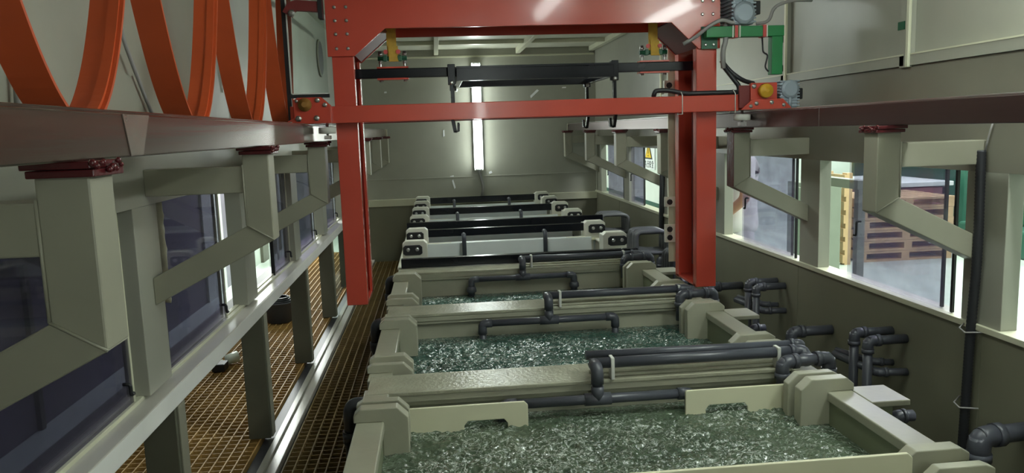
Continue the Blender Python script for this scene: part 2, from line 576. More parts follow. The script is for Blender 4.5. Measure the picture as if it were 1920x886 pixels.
def side_wall(name, side):
    """side=+1 right wall, -1 left wall; lower panels, sill, posts, header, upper panels with ledge and battens"""
    X = XR if side > 0 else XL
    o = struct(name, (X, 4, 0))
    def b(d0, d1, *a):                            # d = depth outwards from the inner face
        return B(X + side * d0, X + side * d1, *a)
    if side > 0:
        ys = [YN, BK[0] - 0.2, BK[1] - 0.02, BK[2] + 0.1, BK[4], BK[5] + 0.3, YF]
        for i in range(len(ys) - 1):
            b(0, 0.05, ys[i] + 0.001, ys[i + 1] - 0.001, 0.05, SILL - 0.02).build('lower_panel', 'panel_lower', o)
        for y in ys[1:-1]:
            b(-0.002, 0.0, y - 0.003, y + 0.003, 0.3, SILL - 0.02).build('weld_seam', 'panel_lower', o)
        b(-0.012, 0.08, YN, YF, SILL - 0.022, SILL).build('window_sill', 'trim', o, 0.002)
    # posts between windows
    for k in range(7):
        y = BK[k]
        b(0, 0.06 if side > 0 else 0.07, y - 0.11, y + BT + 0.005, SILL if side > 0 else 0.96, HEAD).build('window_post', 'panel', o, 0.002)
    b(0, 0.06 if side > 0 else 0.07, YN, BK[0] - 1.2, SILL if side > 0 else 0.96, HEAD).build('window_post', 'panel', o, 0.002)
    b(0, 0.06, YF - 0.04, YF, SILL, HEAD).build('window_post', 'panel', o, 0.002)
    # header and upper panels
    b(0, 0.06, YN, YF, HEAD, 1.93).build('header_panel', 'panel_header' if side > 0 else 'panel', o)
    ub = [YN, 2.945, 4.02, 6.3, YF]
    for i in range(4):
        b(0.012, 0.06, ub[i], ub[i + 1], 1.93, ZC + 0.03).build('upper_panel', 'panel', o)
        if side < 0:
            continue
        b(-0.012, 0.012, ub[i] + (0.02 if i else 0), ub[i + 1] - (0.02 if i < 3 else 0), 1.932, 1.972).build('panel_ledge', 'panel', o)
        b(-0.014, 0.012, ub[i] + (0.02 if i else 0), ub[i + 1] - (0.02 if i < 3 else 0), 1.972, 1.978).build('ledge_edge', 'trim', o)
    for y in (ub[1:4] if side > 0 else ()):
        b(-0.012, 0.012, y - 0.018, y + 0.05, 1.925, ZC).build('batten', 'panel', o, 0.002)
        b(-0.022, -0.010, y - 0.022, y - 0.004, 1.925, ZC).build('batten_edge', 'cream' if y > 4 else 'trim', o, 0.002)
    if side > 0:
        for y, z in ((2.96, 2.09), (4.04, 2.16), (4.04, 2.01)):
            b(-0.016, -0.012, y + 0.002, y + 0.045, z - 0.016, z + 0.016).build('green_tab', 'green_dark', o)
    return o


wr = side_wall('wall_right', 1)
wl = side_wall('wall_left', -1)

# round duct hole in the upper left wall
MB().lathe((XL - 0.02, 6.6, 2.365), (1, 0, 0), [(0.010, 0.10), (0.012, 0.15), (0.022, 0.15), (0.024, 0.135)], 28).build('duct_ring', 'panel_lower', wl)
MB().lathe((XL - 0.02, 6.6, 2.365), (1, 0, 0), [(0.012, 0.136), (0.0245, 0.136)], 28).build('duct_hole', 'black', wl)

# left wall: lower frame (handrail, posts, tracks)
hr = struct('trim_1', (-0.9, 4, 0.9))
B(-0.965, -0.862, YN, YF, 0.884, 0.95).build('handrail_beam', 'handrail', hr, 0.003)
B(-0.862, -0.8605, YN, YF, 0.888, 0.947).build('lit_face', 'handrail_lit', hr)  # pale strip painting the light on the handrail's front face
B(-0.940, -0.920, YN, YF, 0.945, 0.962).build('sliding_track', 'trim', hr, 0.002)
B(-0.962, -0.942, YN, YF, 0.945, 0.966).build('sliding_track', 'trim', hr, 0.002)
B(-1.04, -0.862, YN, YF, 0.935, 0.946).build('track_bed', 'post_dark', hr)
for k in range(7):
    y = BK[k] - 0.02
    m = MB().box(-0.97, -0.865, y, y + 0.02, GZ, 0.884).box(-0.90, -0.865, y + 0.02, y + 0.085, GZ, 0.884).box(-0.97, -0.865, y + 0.085, y + 0.10, GZ, 0.884)
    m.build('lower_post', 'post_dark', hr, 0.002)
    B(-0.864, -0.86, y + 0.02, y + 0.085, GZ, 0.884).build('post_face', 'bracket', hr)
B(-0.80, -0.752, YN, YF, GZ - 0.01, GZ + 0.02).build('floor_track', 'handrail', hr, 0.003)
B(-0.83, -0.80, YN, YF, GZ - 0.12, GZ + 0.035).build('floor_track_back', 'panel', hr, 0.002)
B(-0.905, -0.83, YN, YF, GZ - 0.14, GZ - 0.02).build('sole_beam', 'black', hr)
for k in range(6):
    if k in (4, 5):
        o = B(-0.925, -0.92, BK[k] + 0.09, BK[k + 1] - 0.03, GZ + 0.03, 0.884).build('lower_pane', 'glass', hr)

# windows: two sliding frameless sashes in each bay
wi = 1
for side in (1, -1):
    for k in range(-1, 6):
        y0 = BK[0] - 1.265 if k < 0 else BK[k]
        if side > 0:
            spans = ((0.165, 0.865, 0.018), (0.255, 0.945, 0.040))
            gm = 'glass_blue'
            if k == 4:
                spans = ((0.66, 1.12, 0.018), (0.72, 1.14, 0.040))
        else:
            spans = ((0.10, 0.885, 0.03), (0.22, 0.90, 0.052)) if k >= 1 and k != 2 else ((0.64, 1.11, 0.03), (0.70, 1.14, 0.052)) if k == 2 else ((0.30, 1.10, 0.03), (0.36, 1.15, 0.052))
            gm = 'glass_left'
        w = struct('window_%d' % wi, ((XR if side > 0 else XL), y0 + 0.6, SILL)); wi += 1
        X = XR if side > 0 else XL
        for i, (a, bb, d) in enumerate(spans):
            x = X + side * d
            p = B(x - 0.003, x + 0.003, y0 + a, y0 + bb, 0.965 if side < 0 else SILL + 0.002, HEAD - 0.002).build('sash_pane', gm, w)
            for yy in ((y0 + a, y0 + bb) if side < 0 else (y0 + a,)):
                B(x - 0.005, x + 0.005, yy - 0.006, yy + 0.006, 0.965 if side < 0 else SILL + 0.002, HEAD - 0.002).build('sash_edge', 'black' if side > 0 or yy == y0 + a else 'trim', p)
            if i == 0:
                hy = y0 + bb - 0.06
                z = 1.24 if side > 0 else 1.02
                hs = 0.032 if side > 0 else 0.017
                hx = x - side * 0.02
                MB().tube(fillet([(x, hy, z + hs), (hx, hy, z + hs), (hx, hy, z - hs), (hx, hy + 0.02, z - hs)], 0.01), 0.0055, 8).build('sash_handle', 'black', p)

# ------------------------------------------------------------------ walkway gratings (panels of crossed bars)
def grating(name, x0, x1, y0, y1, label, material, pitch=0.05):
    m = MB()
    n = max(1, round((x1 - x0) / pitch))
    for i in range(n + 1):
        x = x0 + (x1 - x0) * i / n
        m.box(x - 0.003, x + 0.003, y0, y1, GZ - 0.03, GZ)
    n = max(1, round((y1 - y0) / pitch))
    for j in range(n + 1):
        y = y0 + (y1 - y0) * j / n
        m.box(x0, x1, y - 0.002, y + 0.002, GZ - 0.028, GZ - 0.005)
    o = m.build(name, material)
    return tag(o, label, 'grating', 'walkway grating panels')


order = ['nearest', 'second', 'third', 'fourth', 'fifth', 'sixth', 'seventh']
ys = [0.9, 2.3, 3.95, 5.6, 7.3, 8.98]
for i in range(5):
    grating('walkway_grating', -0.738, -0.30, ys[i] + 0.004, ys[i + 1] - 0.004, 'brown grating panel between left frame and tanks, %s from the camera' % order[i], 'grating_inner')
ys = [0.6, 2.2, 3.8, 5.2, 6.6, 8.2, 9.9]
for i in range(6):
    grating('walkway_grating', -1.56, -0.915, ys[i] + 0.004, ys[i + 1] - 0.004, 'ochre grating panel outside the left frame, %s from the camera' % order[i], 'grating')

# ================================================================== RAILS AND BRACKETS
for side, x0, x1, m, nm in ((-1, -0.61, -0.53, 'rail_steel', 'left'), (1, 1.53, 1.61, 'rail_dark', 'right')):
    t = thing('crane_rail', 'long %s steel crane rail along the %s wall' % ('shiny brown' if side < 0 else 'dark brown', nm), 'rail', ((x0 + x1) / 2, 4, 1.705), 'crane rails')
    segs = [(-0.6, 3.25, 0.0), (3.253, 8.86, 0.012)] if side < 0 else [(-0.6, 2.98, 0.0), (2.983, 8.86, 0.0)]
    for a, b, dx in segs:
        B(x0 - dx, x1 - dx, a, b, 1.705, 1.78).build('rail_beam', m, t, 0.003)
    B(x0 + 0.02, x1 - 0.02, -0.6, 8.86, 1.78, 1.787).build('rail_cap', 'steel' if side > 0 else m, t, 0.002)  # right cap coloured brighter to draw the highlight along the top edge
    if side < 0:
        MB().prism([(1.396, 1.779), (1.521, 1.779), (1.475, 1.707), (1.418, 1.707)], 'x', x1, x1 + 0.0015).build('film_patch', 'film_rail', t)
    B(x0 - 0.004, x1 + 0.004, 8.86, 8.872, 1.70, 1.785).build('end_plate', 'trim', t)

where = ['nearest the camera', 'second from the camera', 'third, beside the gantry', 'fourth, just past the gantry', 'fifth from the camera', 'sixth from the camera', 'last, against the far wall']
for side in (-1, 1):
    for k in range(7):
        if side > 0 and k == 0:
            continue
        y = BK[k]
        c = 0.49 if False else None
        if side < 0:
            fx = lambda u: u
            inner, outer, wall = -0.519, -0.60, -0.90
        else:
            inner, outer, wall = 1.485, 1.57, 1.88
        t = thing('rail_bracket', 'grey-green rail bracket on the %s wall, %s' % ('left' if side < 0 else 'right', where[k]), 'bracket', (inner, y, 1.22), 'rail brackets')
        MB().prism([(inner, 1.682), (outer, 1.682), (outer, 1.458), (inner, 1.41)], 'y', y, y + BT).build('front_post', 'bracket', t, 0.004)
        MB().prism([(outer, 1.645), (wall, 1.645), (wall, 1.562), (outer, 1.562)], 'y', y + 0.002, y + BT - 0.004).build('top_arm', 'bracket', t, 0.003)
        MB().prism([(inner, 1.41), (outer, 1.458), (wall, 1.305), (wall, 1.218)], 'y', y, y + BT).build('diagonal_arm', 'bracket', t, 0.003)
        # weld beads
        MB().tube([(outer, y - 0.001, 1.46), (inner, y - 0.001, 1.411)], 0.0028, 6).build('weld_bead', 'bracket', t)
        MB().tube([(outer, y - 0.001, 1.65), (outer, y - 0.001, 1.46)], 0.0028, 6).build('weld_bead', 'bracket', t)
        s = -1 if side < 0 else 1
        MB().box(min(inner - s * 0.012, outer + s * 0.006), max(inner - s * 0.012, outer + s * 0.006), y - 0.012, y + 0.10, 1.681, 1.6925).build('shim_plate', 'maroon', t, 0.002)
        MB().box(min(inner - s * 0.009, outer + s * 0.012), max(inner - s * 0.009, outer + s * 0.012), y - 0.016, y + 0.095, 1.6935, 1.705).build('shim_plate', 'maroon', t, 0.002)
        if side > 0 and k == 2:
            B(inner - 0.003, inner, y, y + BT, 1.412, 1.681).build('side_plate', 'maroon', t)
        wb = MB()
        rr = random.Random(k * 7 + side)
        for q in range(9):
            wb.sphere((inner - s * (0.014 + 0.004 * rr.random()), y - 0.02 + 0.013 * q, 1.690 + 0.014 * rr.random()), 0.004 + 0.003 * rr.random(), 7, 5)
        wb.build('weld_spatter', 'maroon', t)

# ================================================================== GANTRY
Y0, Y1 = 3.70, 4.03
g = thing('gantry_crane', 'red steel portal gantry spanning the tanks between both rails', 'gantry crane', (0.46, 3.86, 0.92))
CX = ((-0.453, -0.355), (1.275, 1.375))
for i, (a, b) in enumerate(CX):
    o = MB()
    o.box(a, b, Y0, Y0 + 0.012, 0.92, 2.095)
    o.box(a, b, Y1, Y1 + 0.012, 0.92, 2.095)
    w = (a, a + 0.012) if i == 0 else (b - 0.012, b)
    o.box(w[0], w[1], Y0 + 0.012, Y1, 0.92, 2.095)
    o.box(a, b, Y0 + 0.012, Y1, 0.92, 0.932)
    c = o.build('column', 'red', g, 0.002)
    s = 1 if i == 0 else -1
    e = b if i == 0 else a
    # inner guide lips of the channel
    MB().box(min(e, e - s * 0.012), max(e, e - s * 0.012), Y0 + 0.012, Y0 + 0.05, 0.92, 2.09).build('guide_lip', 'red', c)
    MB().box(min(e, e - s * 0.012), max(e, e - s * 0.012), Y1 - 0.05, Y1, 0.92, 2.09).build('guide_lip', 'red', c)
    bx = (w[1] + 0.02) if i == 0 else (w[0] - 0.02)
    B(bx - 0.015, bx + 0.015, Y0 + 0.10, Y1 - 0.10, 1.0, 2.05).build('guide_track', 'red_dark', c)
beam_poly = [(-0.47, 2.09), (-0.349, 2.09), (-0.204, 2.212), (1.149, 2.212), (1.282, 2.088), (1.388, 2.088), (1.388, 2.50), (-0.47, 2.50)]
tb = MB().prism(beam_poly, 'y', Y0 - 0.012, Y0).build('top_beam_plate', 'red', g, 0.002)
MB().prism(beam_poly, 'y', Y1 + 0.012, Y1 + 0.024).build('top_beam_plate', 'red', g, 0.002)
B(-0.47, 1.388, Y0, Y1 + 0.012, 2.488, 2.50).build('top_beam_cover', 'red', g)
MB().prism([(-0.349, 2.095), (-0.204, 2.217), (-0.212, 2.226), (-0.357, 2.104)], 'y', Y0, Y1 + 0.012).build('haunch_plate', 'red_dark', g)  # shade put into the colour: underside darker than the beam plates
MB().prism([(1.149, 2.217), (1.282, 2.093), (1.29, 2.102), (1.157, 2.226)], 'y', Y0, Y1 + 0.012).build('haunch_plate', 'red_dark', g)  # underside shade painted in here too
for z in (2.31, 2.25, 2.19, 2.125):
    for x in (-0.428, -0.376):
        bolt((x, Y0 - 0.012, z), (0, -1, 0), 0.006, tb)
for z in (2.37, 2.31, 2.248):
    for x in (1.30, 1.352):
        bolt((x, Y0 - 0.012, z), (0, -1, 0), 0.006, tb)
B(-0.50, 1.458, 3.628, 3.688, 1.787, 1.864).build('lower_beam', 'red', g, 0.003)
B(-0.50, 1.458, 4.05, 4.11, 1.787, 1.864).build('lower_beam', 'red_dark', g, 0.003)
for x in (-0.44, 1.345):
    B(x - 0.015, x + 0.03, 3.688, 3.70, 1.787, 1.864).build('spacer', 'red', g)
# end carriages running on the rails
cl = MB().prism([(-0.655, 1.788), (-0.46, 1.788), (-0.46, 1.868), (-0.50, 1.905), (-0.605, 1.905), (-0.625, 1.895), (-0.625, 1.815), (-0.655, 1.80)], 'y', 3.60, 3.626).build('end_carriage', 'red', g, 0.003)
MB().prism([(-0.645, 1.788), (-0.49, 1.788), (-0.49, 1.868), (-0.645, 1.868)], 'y', 3.626, 4.28).build('carriage_beam', 'red', g, 0.003)
MB().lathe((-0.573, 3.60, 1.873), (0, -1, 0), [(0, 0.030), (0.012, 0.030), (0.014, 0.024), (0.02, 0.024), (0.02, 0.012), (0.024, 0.012)], 20).build('roller', 'brass', cl)
for x, z, r in ((-0.61, 1.89, 0.006), (-0.517, 1.892, 0.009), (-0.605, 1.812, 0.011), (-0.525, 1.812, 0.010), (-0.485, 1.87, 0.008), (-0.64, 1.794, 0.005)):
    bolt((x, 3.60, z), (0, -1, 0), r, cl)
crp = B(1.507, 1.637, 3.60, 3.626, 1.79, 1.915).build('end_carriage', 'red', g, 0.003)
MB().prism([(1.455, 1.79), (1.708, 1.79), (1.662, 1.838), (1.512, 1.838)], 'y', 3.588, 3.60).build('carriage_foot', 'red', crp, 0.002)
B(1.455, 1.507, 3.612, 3.626, 1.80, 1.905).build('carriage_web', 'red_dark', crp, 0.002)
MB().prism([(1.49, 1.79), (1.65, 1.79), (1.65, 1.868), (1.49, 1.868)], 'y', 3.626, 4.28).build('carriage_beam', 'red', g, 0.003)
MB().lathe((1.572, 3.60, 1.876), (0, -1, 0), [(0, 0.033), (0.03, 0.033), (0.034, 0.029), (0.036, 0.010), (0.04, 0.008)], 22).build('roller', 'yellow_roller', crp)
for x, z, r in ((1.522, 1.899, 0.009), (1.53, 1.818, 0.008), (1.502, 1.806, 0.007), (1.605, 1.822, 0.008), (1.665, 1.808, 0.007)):
    bolt((x, 3.60 if z > 1.85 else 3.588, z), (0, -1, 0), r, crp)
# nylon guide rollers against the rail flanks
for x, yy in ((-0.489, 3.66), (1.489, 3.66)):
    gr = MB().lathe((x, yy, 1.735), (0, 0, 1), [(0.006, 0.032), (0.008, 0.040), (0.034, 0.040), (0.036, 0.032)], 24).build('guide_roller', 'nylon', g)
    MB().cyl((x, yy, 1.72), (x, yy, 1.79), 0.006).build('axle', 'steel', gr)
    B(x - 0.014, x + 0.014, yy - 0.02, yy + 0.02, 1.715, 1.733).build('roller_bracket', 'steel', gr)

# sensor strip on the back of the right column
t = MB().box(1.262, 1.33, 4.12, 4.125, 0.98, 2.20).build('sensor_strip', 'trim', g)
for z in (1.94, 1.314, 1.164, 1.118):
    B(1.236, 1.315, 4.10, 4.12, z - 0.026, z + 0.026).build('sensor_block', 'saddle', t, 0.002)
    MB().lathe((1.262, 4.10, z), (0, -1, 0), [(0, 0.016), (0.006, 0.016), (0.007, 0.012)], 8).build('sensor_knob', 'black', t)

# green cable arm on the right column (a bolted bracket: part of the gantry)
ga = B(1.302, 1.685, 3.635, 3.686, 2.134, 2.184).build('cable_arm', 'green_paint', g, 0.003)
B(1.625, 1.679, 3.637, 3.684, 1.955, 2.134).build('arm_leg', 'green_paint', ga, 0.003)
B(1.293, 1.372, 3.680, 3.688, 2.085, 2.19).build('mount_plate', 'green_dark', ga)
for x in (1.313, 1.352):
    bolt((x, 3.68, 2.105), (0, -1, 0), 0.006, ga)
for x, m in ((1.43, 'nylon'), (1.447, 'tape_red'), (1.464, 'nylon'), (1.586, 'tape_red'), (1.598, 'nylon')):
    w = 0.008 if m == 'tape_red' else 0.003
    B(x - w, x + w, 3.632, 3.689, 2.131, 2.187).build('tape_band', m, ga)
# dark frame with clear sheet at the left column
fa = B(-0.66, -0.642, 3.66, 3.68, 1.80, 2.50).build('side_frame', 'black', g)
B(-0.642, -0.47, 3.66, 3.68, 1.906, 1.922).build('frame_rail', 'black', fa)
B(-0.642, -0.474, 3.668, 3.672, 1.922, 2.45).build('clear_sheet', 'glass', fa)
B(-0.642, -0.636, 3.664, 3.668, 1.922, 2.45).build('sheet_edge', 'nylon', fa)
B(-0.642, -0.474, 3.664, 3.668, 1.922, 1.927).build('sheet_edge', 'nylon', fa)
tp = MB().ribbon(fillet([(-0.474, 3.62, 2.30), (-0.60, 3.62, 2.31), (-0.625, 3.62, 2.27)], 0.03), (0, 0.03, 0), 0.045).build('tow_arm', 'red_dark', g)
bolt((-0.605, 3.605, 2.275), (0, -1, 0), 0.012, tp)
B(-0.49, -0.472, 3.60, 3.66, 2.25, 2.36).build('tow_arm_clamp', 'black', tp)

# lifting bar, straps and hooks
lb = thing('lifting_bar', 'black lifting bar with hook frame hanging on two straps', 'lifting bar', (0.49, 3.86, 1.73))
B(-0.425, 1.345, 3.838, 3.882, 1.998, 2.043).build('cross_bar', 'black_bar', lb, 0.003)
fm = MB()
fm.box(0.118, 0.885, 3.772, 3.802, 1.972, 2.040)
hf = fm.build('hook_frame', 'black_bar', lb, 0.002)
B(0.14, 0.87, 4.335, 4.365, 1.972, 2.008).build('frame_bar', 'black_bar', hf, 0.002)
for x in (0.118, 0.855):
    B(x, x + 0.03, 3.802, 4.335, 1.972, 2.0).build('frame_bar', 'black_bar', hf, 0.002)
B(0.118, 0.885, 3.764, 3.772, 2.030, 2.040).build('frame_lip', 'black_bar', hf)
B(0.118, 0.885, 3.764, 3.772, 1.972, 1.982).build('frame_lip', 'black_bar', hf)
for x, y, d in ((0.095, 3.80, 1), (0.115, 4.35, 1), (0.893, 3.80, -1), (0.865, 4.35, -1)):
    hk = MB().ribbon(fillet([(x, y, 2.05), (x, y, 1.86), (x - d * 0.006, y, 1.80), (x + d * 0.006, y, 1.728)], 0.05), (0, 0.03, 0), 0.014).build('hook', 'black_bar', lb)
    MB().ribbon([(x + d * 0.006, y, 1.73), (x + d * 0.022, y, 1.735), (x + d * 0.024, y, 1.775)], (0, 0.03, 0), 0.010).build('hook_tip', 'black_bar', hk)
    B(x - 0.018, x + 0.018, y - 0.02, y + 0.02, 1.955, 2.052).build('hook_socket', 'black_bar', hk, 0.002)
    bolt((x, y - 0.02, 1.965), (0, -1, 0), 0.008, hk)
for x, nm in ((-0.185, 'left'), (1.107, 'right')):
    st = thing('lifting_strap', 'yellow webbing lifting strap with green clamp, %s of the two' % nm, 'strap', (x, 3.86, 1.985), 'lifting straps')
    MB().ribbon([(x - 0.003, 3.858, 2.485), (x, 3.86, 2.09)], (0.046, 0, 0), 0.006).build('webbing', 'strap', st)
    MB().ribbon([(x + 0.006, 3.852, 2.15), (x + 0.008, 3.848, 2.076)], (0.046, 0, 0), 0.006).build('webbing_loop', 'strap', st)
    cb = MB().cyl((x - 0.07, 3.86, 2.092), (x + 0.07, 3.86, 2.092), 0.011).build('clamp_bar', 'green_dark', st)
    for u in (-1, 1):
        MB().box(x + u * 0.035 - 0.01, x + u * 0.035 + 0.01, 3.845, 3.875, 2.078, 2.106).build('clamp_jaw', 'green_dark', cb, 0.003)
        MB().cyl((x + u * 0.058, 3.86, 2.125), (x + u * 0.058, 3.86, 1.985), 0.006, 8).build('threaded_rod', 'steel', st)
        MB().lathe((x + u * 0.058, 3.86, 2.106), (0, 0, 1), [(0, 0.011), (0.010, 0.011), (0.010, 0.009), (0.02, 0.009)], 6).build('nut', 'steel', st)
        MB().lathe((x + u * 0.058, 3.86, 2.078), (0, 0, -1), [(0, 0.010), (0.009, 0.010)], 6).build('nut', 'steel', st)
        MB().lathe((x + u * 0.058, 3.86, 1.990), (0, 0, -1), [(0, 0.010), (0.009, 0.010)], 6).build('nut', 'steel', st)
        MB().lathe((x + u * 0.03, 3.848, 2.122), (0, -1, 0), [(0, 0.011), (0.008, 0.011)], 8).build('nut', 'tape_red', st)
    B(x - 0.075, x + 0.075, 3.83, 3.89, 2.0435, 2.051).build('clamp_plate', 'red', st)
    B(x - 0.075, x + 0.075, 3.83, 3.89, 1.9895, 1.9975).build('clamp_plate', 'red', st)


def gear_motor(label, x, y, z, s=1.0, flip=False):
    t = thing('gear_motor', label, 'motor', (x, y, z), 'gear motors')
    w = 0.058 * s
    B(x - w * 0.85, x + w * 0.85, y, y + 0.16 * s, z + 0.004, z + 0.15 * s).build('housing', 'motor', t, 0.008)
    for q in range(9):
        zz = z + 0.012 * s + q * 0.0165 * s
        B(x - w, x + w, y - 0.004, y + 0.155 * s, zz, zz + 0.008 * s).build('cooling_fin', 'motor', t, 0.002)
    cz = z + (0.105 if flip else 0.055) * s
    MB().lathe((x, y, cz), (0, -1, 0), [(0, 0.05 * s), (0.010 * s, 0.05 * s), (0.014 * s, 0.044 * s), (0.016 * s, 0.040 * s), (0.02 * s, 0.036 * s)], 24).build('end_cover', 'motor', t)
    MB().tube([(x, y - 0.006, cz + (-0.045 if flip else 0.045) * s), (x, y - 0.006, z + (0.004 if flip else 0.15 * s))], 0.009 * s, 8).build('neck_rib', 'motor', t)
    B(x + w, x + w + 0.03 * s, y + 0.02, y + 0.09, z + 0.05 * s, z + 0.11 * s).build('terminal_box', 'black', t, 0.004)
    return t


gear_motor('blue-grey gear motor standing on the green arm beside the gantry', 1.484, 3.64, 2.187, 1.05)
gear_motor('blue-grey gear motor beside the yellow roller on the right rail', 1.712, 3.63, 1.79, 0.88, True)

# cables around the gantry
smooth_cable('cable_sleeve', 'black cable sleeve lying along the lower red beam, tied with white straps', [(1.05, 3.66, 1.865), (1.055, 3.655, 1.893), (1.12, 3.655, 1.895), (1.20, 3.655, 1.876), (1.47, 3.655, 1.876), (1.47, 3.655, 1.905), (1.395, 3.66, 2.0)], 0.0115, cat='cable')
smooth_cable('power_cable', 'black cable sloping from red column to right wheel carriage', [(1.39, 3.68, 2.03), (1.43, 3.67, 1.975), (1.49, 3.66, 1.93), (1.56, 3.70, 1.918)], 0.011)
smooth_cable('power_cable', 'grey cable bundle hanging down beside the right red column', [(1.40, 3.655, 2.20), (1.402, 3.65, 2.12), (1.386, 3.65, 2.07), (1.392, 3.655, 1.99)], 0.012, 'cable_grey')
smooth_cable('power_cable', 'grey cable looping from top beam corner onto the green arm', [(1.20, 3.672, 2.11), (1.25, 3.655, 2.135), (1.31, 3.625, 2.185), (1.37, 3.62, 2.215), (1.42, 3.62, 2.197), (1.43, 3.62, 2.20)], 0.009, 'cable_grey')
smooth_cable('power_cable', 'grey cable arching up from the green arm end', [(1.55, 3.65, 2.194), (1.61, 3.64, 2.20), (1.63, 3.64, 2.27), (1.72, 3.64, 2.30), (1.83, 3.66, 2.30)], 0.008, 'cable_grey')
smooth_cable('power_cable', 'thin black cable curling beneath the green arm', [(1.585, 3.66, 2.133), (1.59, 3.66, 2.06), (1.615, 3.66, 2.05), (1.60, 3.66, 1.99), (1.618, 3.66, 1.97)], 0.004)
for x in (1.18, 1.44):
    m = MB()
    m.tube([(x, 3.624, 1.78), (x, 3.624, 1.868), (x, 3.655, 1.8895), (x, 3.692, 1.868), (x, 3.692, 1.78), (x, 3.624, 1.78)], 0.0025, 6)
    m.build('cable_tie', 'nylon', g)

# ================================================================== FESTOON CABLE
fe = thing('festoon_cable', 'orange flat festoon cable hanging in four loops behind the left rail', 'cable', (-0.705, 2.7, 1.72))
cent = [1.60, 2.34, 3.06, 3.78]
zt = [2.36, 2.36, 2.38, 2.44]
FY = [(1.24, 1.955), (1.985, 2.685), (2.715, 3.43), (3.46, 3.99)]
zb = 1.768
for q, c in enumerate(cent):
    a, b = FY[q]
    pts = []
    for i in range(49):
        u = -1 + 2 * i / 48
        wl_ = (c - a) if u < 0 else (b - c)
        pts.append((-0.705, c + wl_ * u, zb + (zt[q] - zb) * u * u))
    lp = MB().ribbon(pts, (0.072, 0, 0), 0.007).build('cable_loop', 'orange', fe)
    pts2 = [(p[0] + 0.016, p[1], p[2] + 0.009) for p in pts]
    MB().ribbon(pts2, (0.022, 0, 0), 0.007).build('cable_core', 'orange', lp)
for y, z in ((1.22, 2.36), (1.97, 2.36), (2.70, 2.37), (3.445, 2.40), (4.01, 2.44)):
    tr = B(-0.745, -0.665, y - 0.03, y + 0.03, z, z + 0.045).build('trolley', 'black', fe, 0.004)
    MB().cyl((-0.725, y, z + 0.06), (-0.685, y, z + 0.06), 0.02).build('trolley_wheel', 'nylon', tr)
for pts, lab in (([(-0.885, 1.80, 2.35), (-0.885, 1.80, 2.05), (-0.885, 1.785, 1.93), (-0.885, 1.77, 1.79)], 'thin dark cable hanging on the upper left wall behind the first orange loop'),
                 ([(-0.885, 2.36, 2.35), (-0.885, 2.38, 2.05), (-0.885, 2.50, 1.90), (-0.885, 2.60, 1.79)], 'thin dark cable slanting down the upper left wall between orange loops'),
                 ([(-0.885, 3.55, 2.5), (-0.885, 3.58, 2.2), (-0.885, 3.62, 2.0), (-0.885, 3.66, 1.79)], 'thin dark cable on the upper left wall behind the third orange loop')):
    smooth_cable('wall_cable', lab, pts, 0.006, 'cable_grey', group='cables on the left wall')
ft = B(-0.72, -0.69, YN, 6.2, 2.50, 2.53).build('festoon_track', 'steel')
tag(ft, 'straight steel track above the orange festoon loops', 'rail')

# ================================================================== TANKS 1 to 3
RIM = 0.88
P0 = 1.105
tank_names = ['nearest tank', 'second tank', 'third tank']
wz = [0.772, 0.752, 0.722]


def block_poly(side, top):
    if side < 0:
        return [(-0.278, RIM), (-0.278, RIM + 0.022), (-0.258, top), (-0.148, top), (-0.116, top - 0.032), (-0.116, 0.66), (-0.195, 0.66), (-0.195, RIM)]
    return [(1.286, RIM), (1.286, RIM + 0.022), (1.262, top), (1.145, top), (1.11, top - 0.032), (1.11, 0.66), (1.208, 0.66), (1.208, RIM)]


def make_water(name, label, x0, x1, y0, y1, z, nx, ny, amp, seed, wm='water'):
    vs = []
    for j in range(ny + 1):
        for i in range(nx + 1):
            x = x0 + (x1 - x0) * i / nx
            y = y0 + (y1 - y0) * j / ny
            p = Vector((x * 9 + seed, y * 13, seed * 1.7))
            h = noise.noise(p) * 0.6
            p2 = Vector((x * 20 + seed, y * 30, seed))
            h += (0.5 - abs(noise.noise(p2))) * 1.1
            p3 = Vector((x * 45, y * 62 + seed, 2.0))
            h += (0.4 - abs(noise.noise(p3))) * 0.9
            e = min(1, min(i, nx - i) / (nx * 0.10) + 0.25) * min(1, min(ny - j, ny) / (ny * 0.16) + 0.15)
            vs.append((x, y, z + amp * h * e))
    fs = [(j * (nx + 1) + i, j * (nx + 1) + i + 1, (j + 1) * (nx + 1) + i + 1, (j + 1) * (nx + 1) + i) for j in range(ny) for i in range(nx)]
    m = MB()
    m._add(vs, fs, True)
    return tag(m.build(name, wm, org=((x0 + x1) / 2, (y0 + y1) / 2, z)), label, 'water', 'water in the tanks')


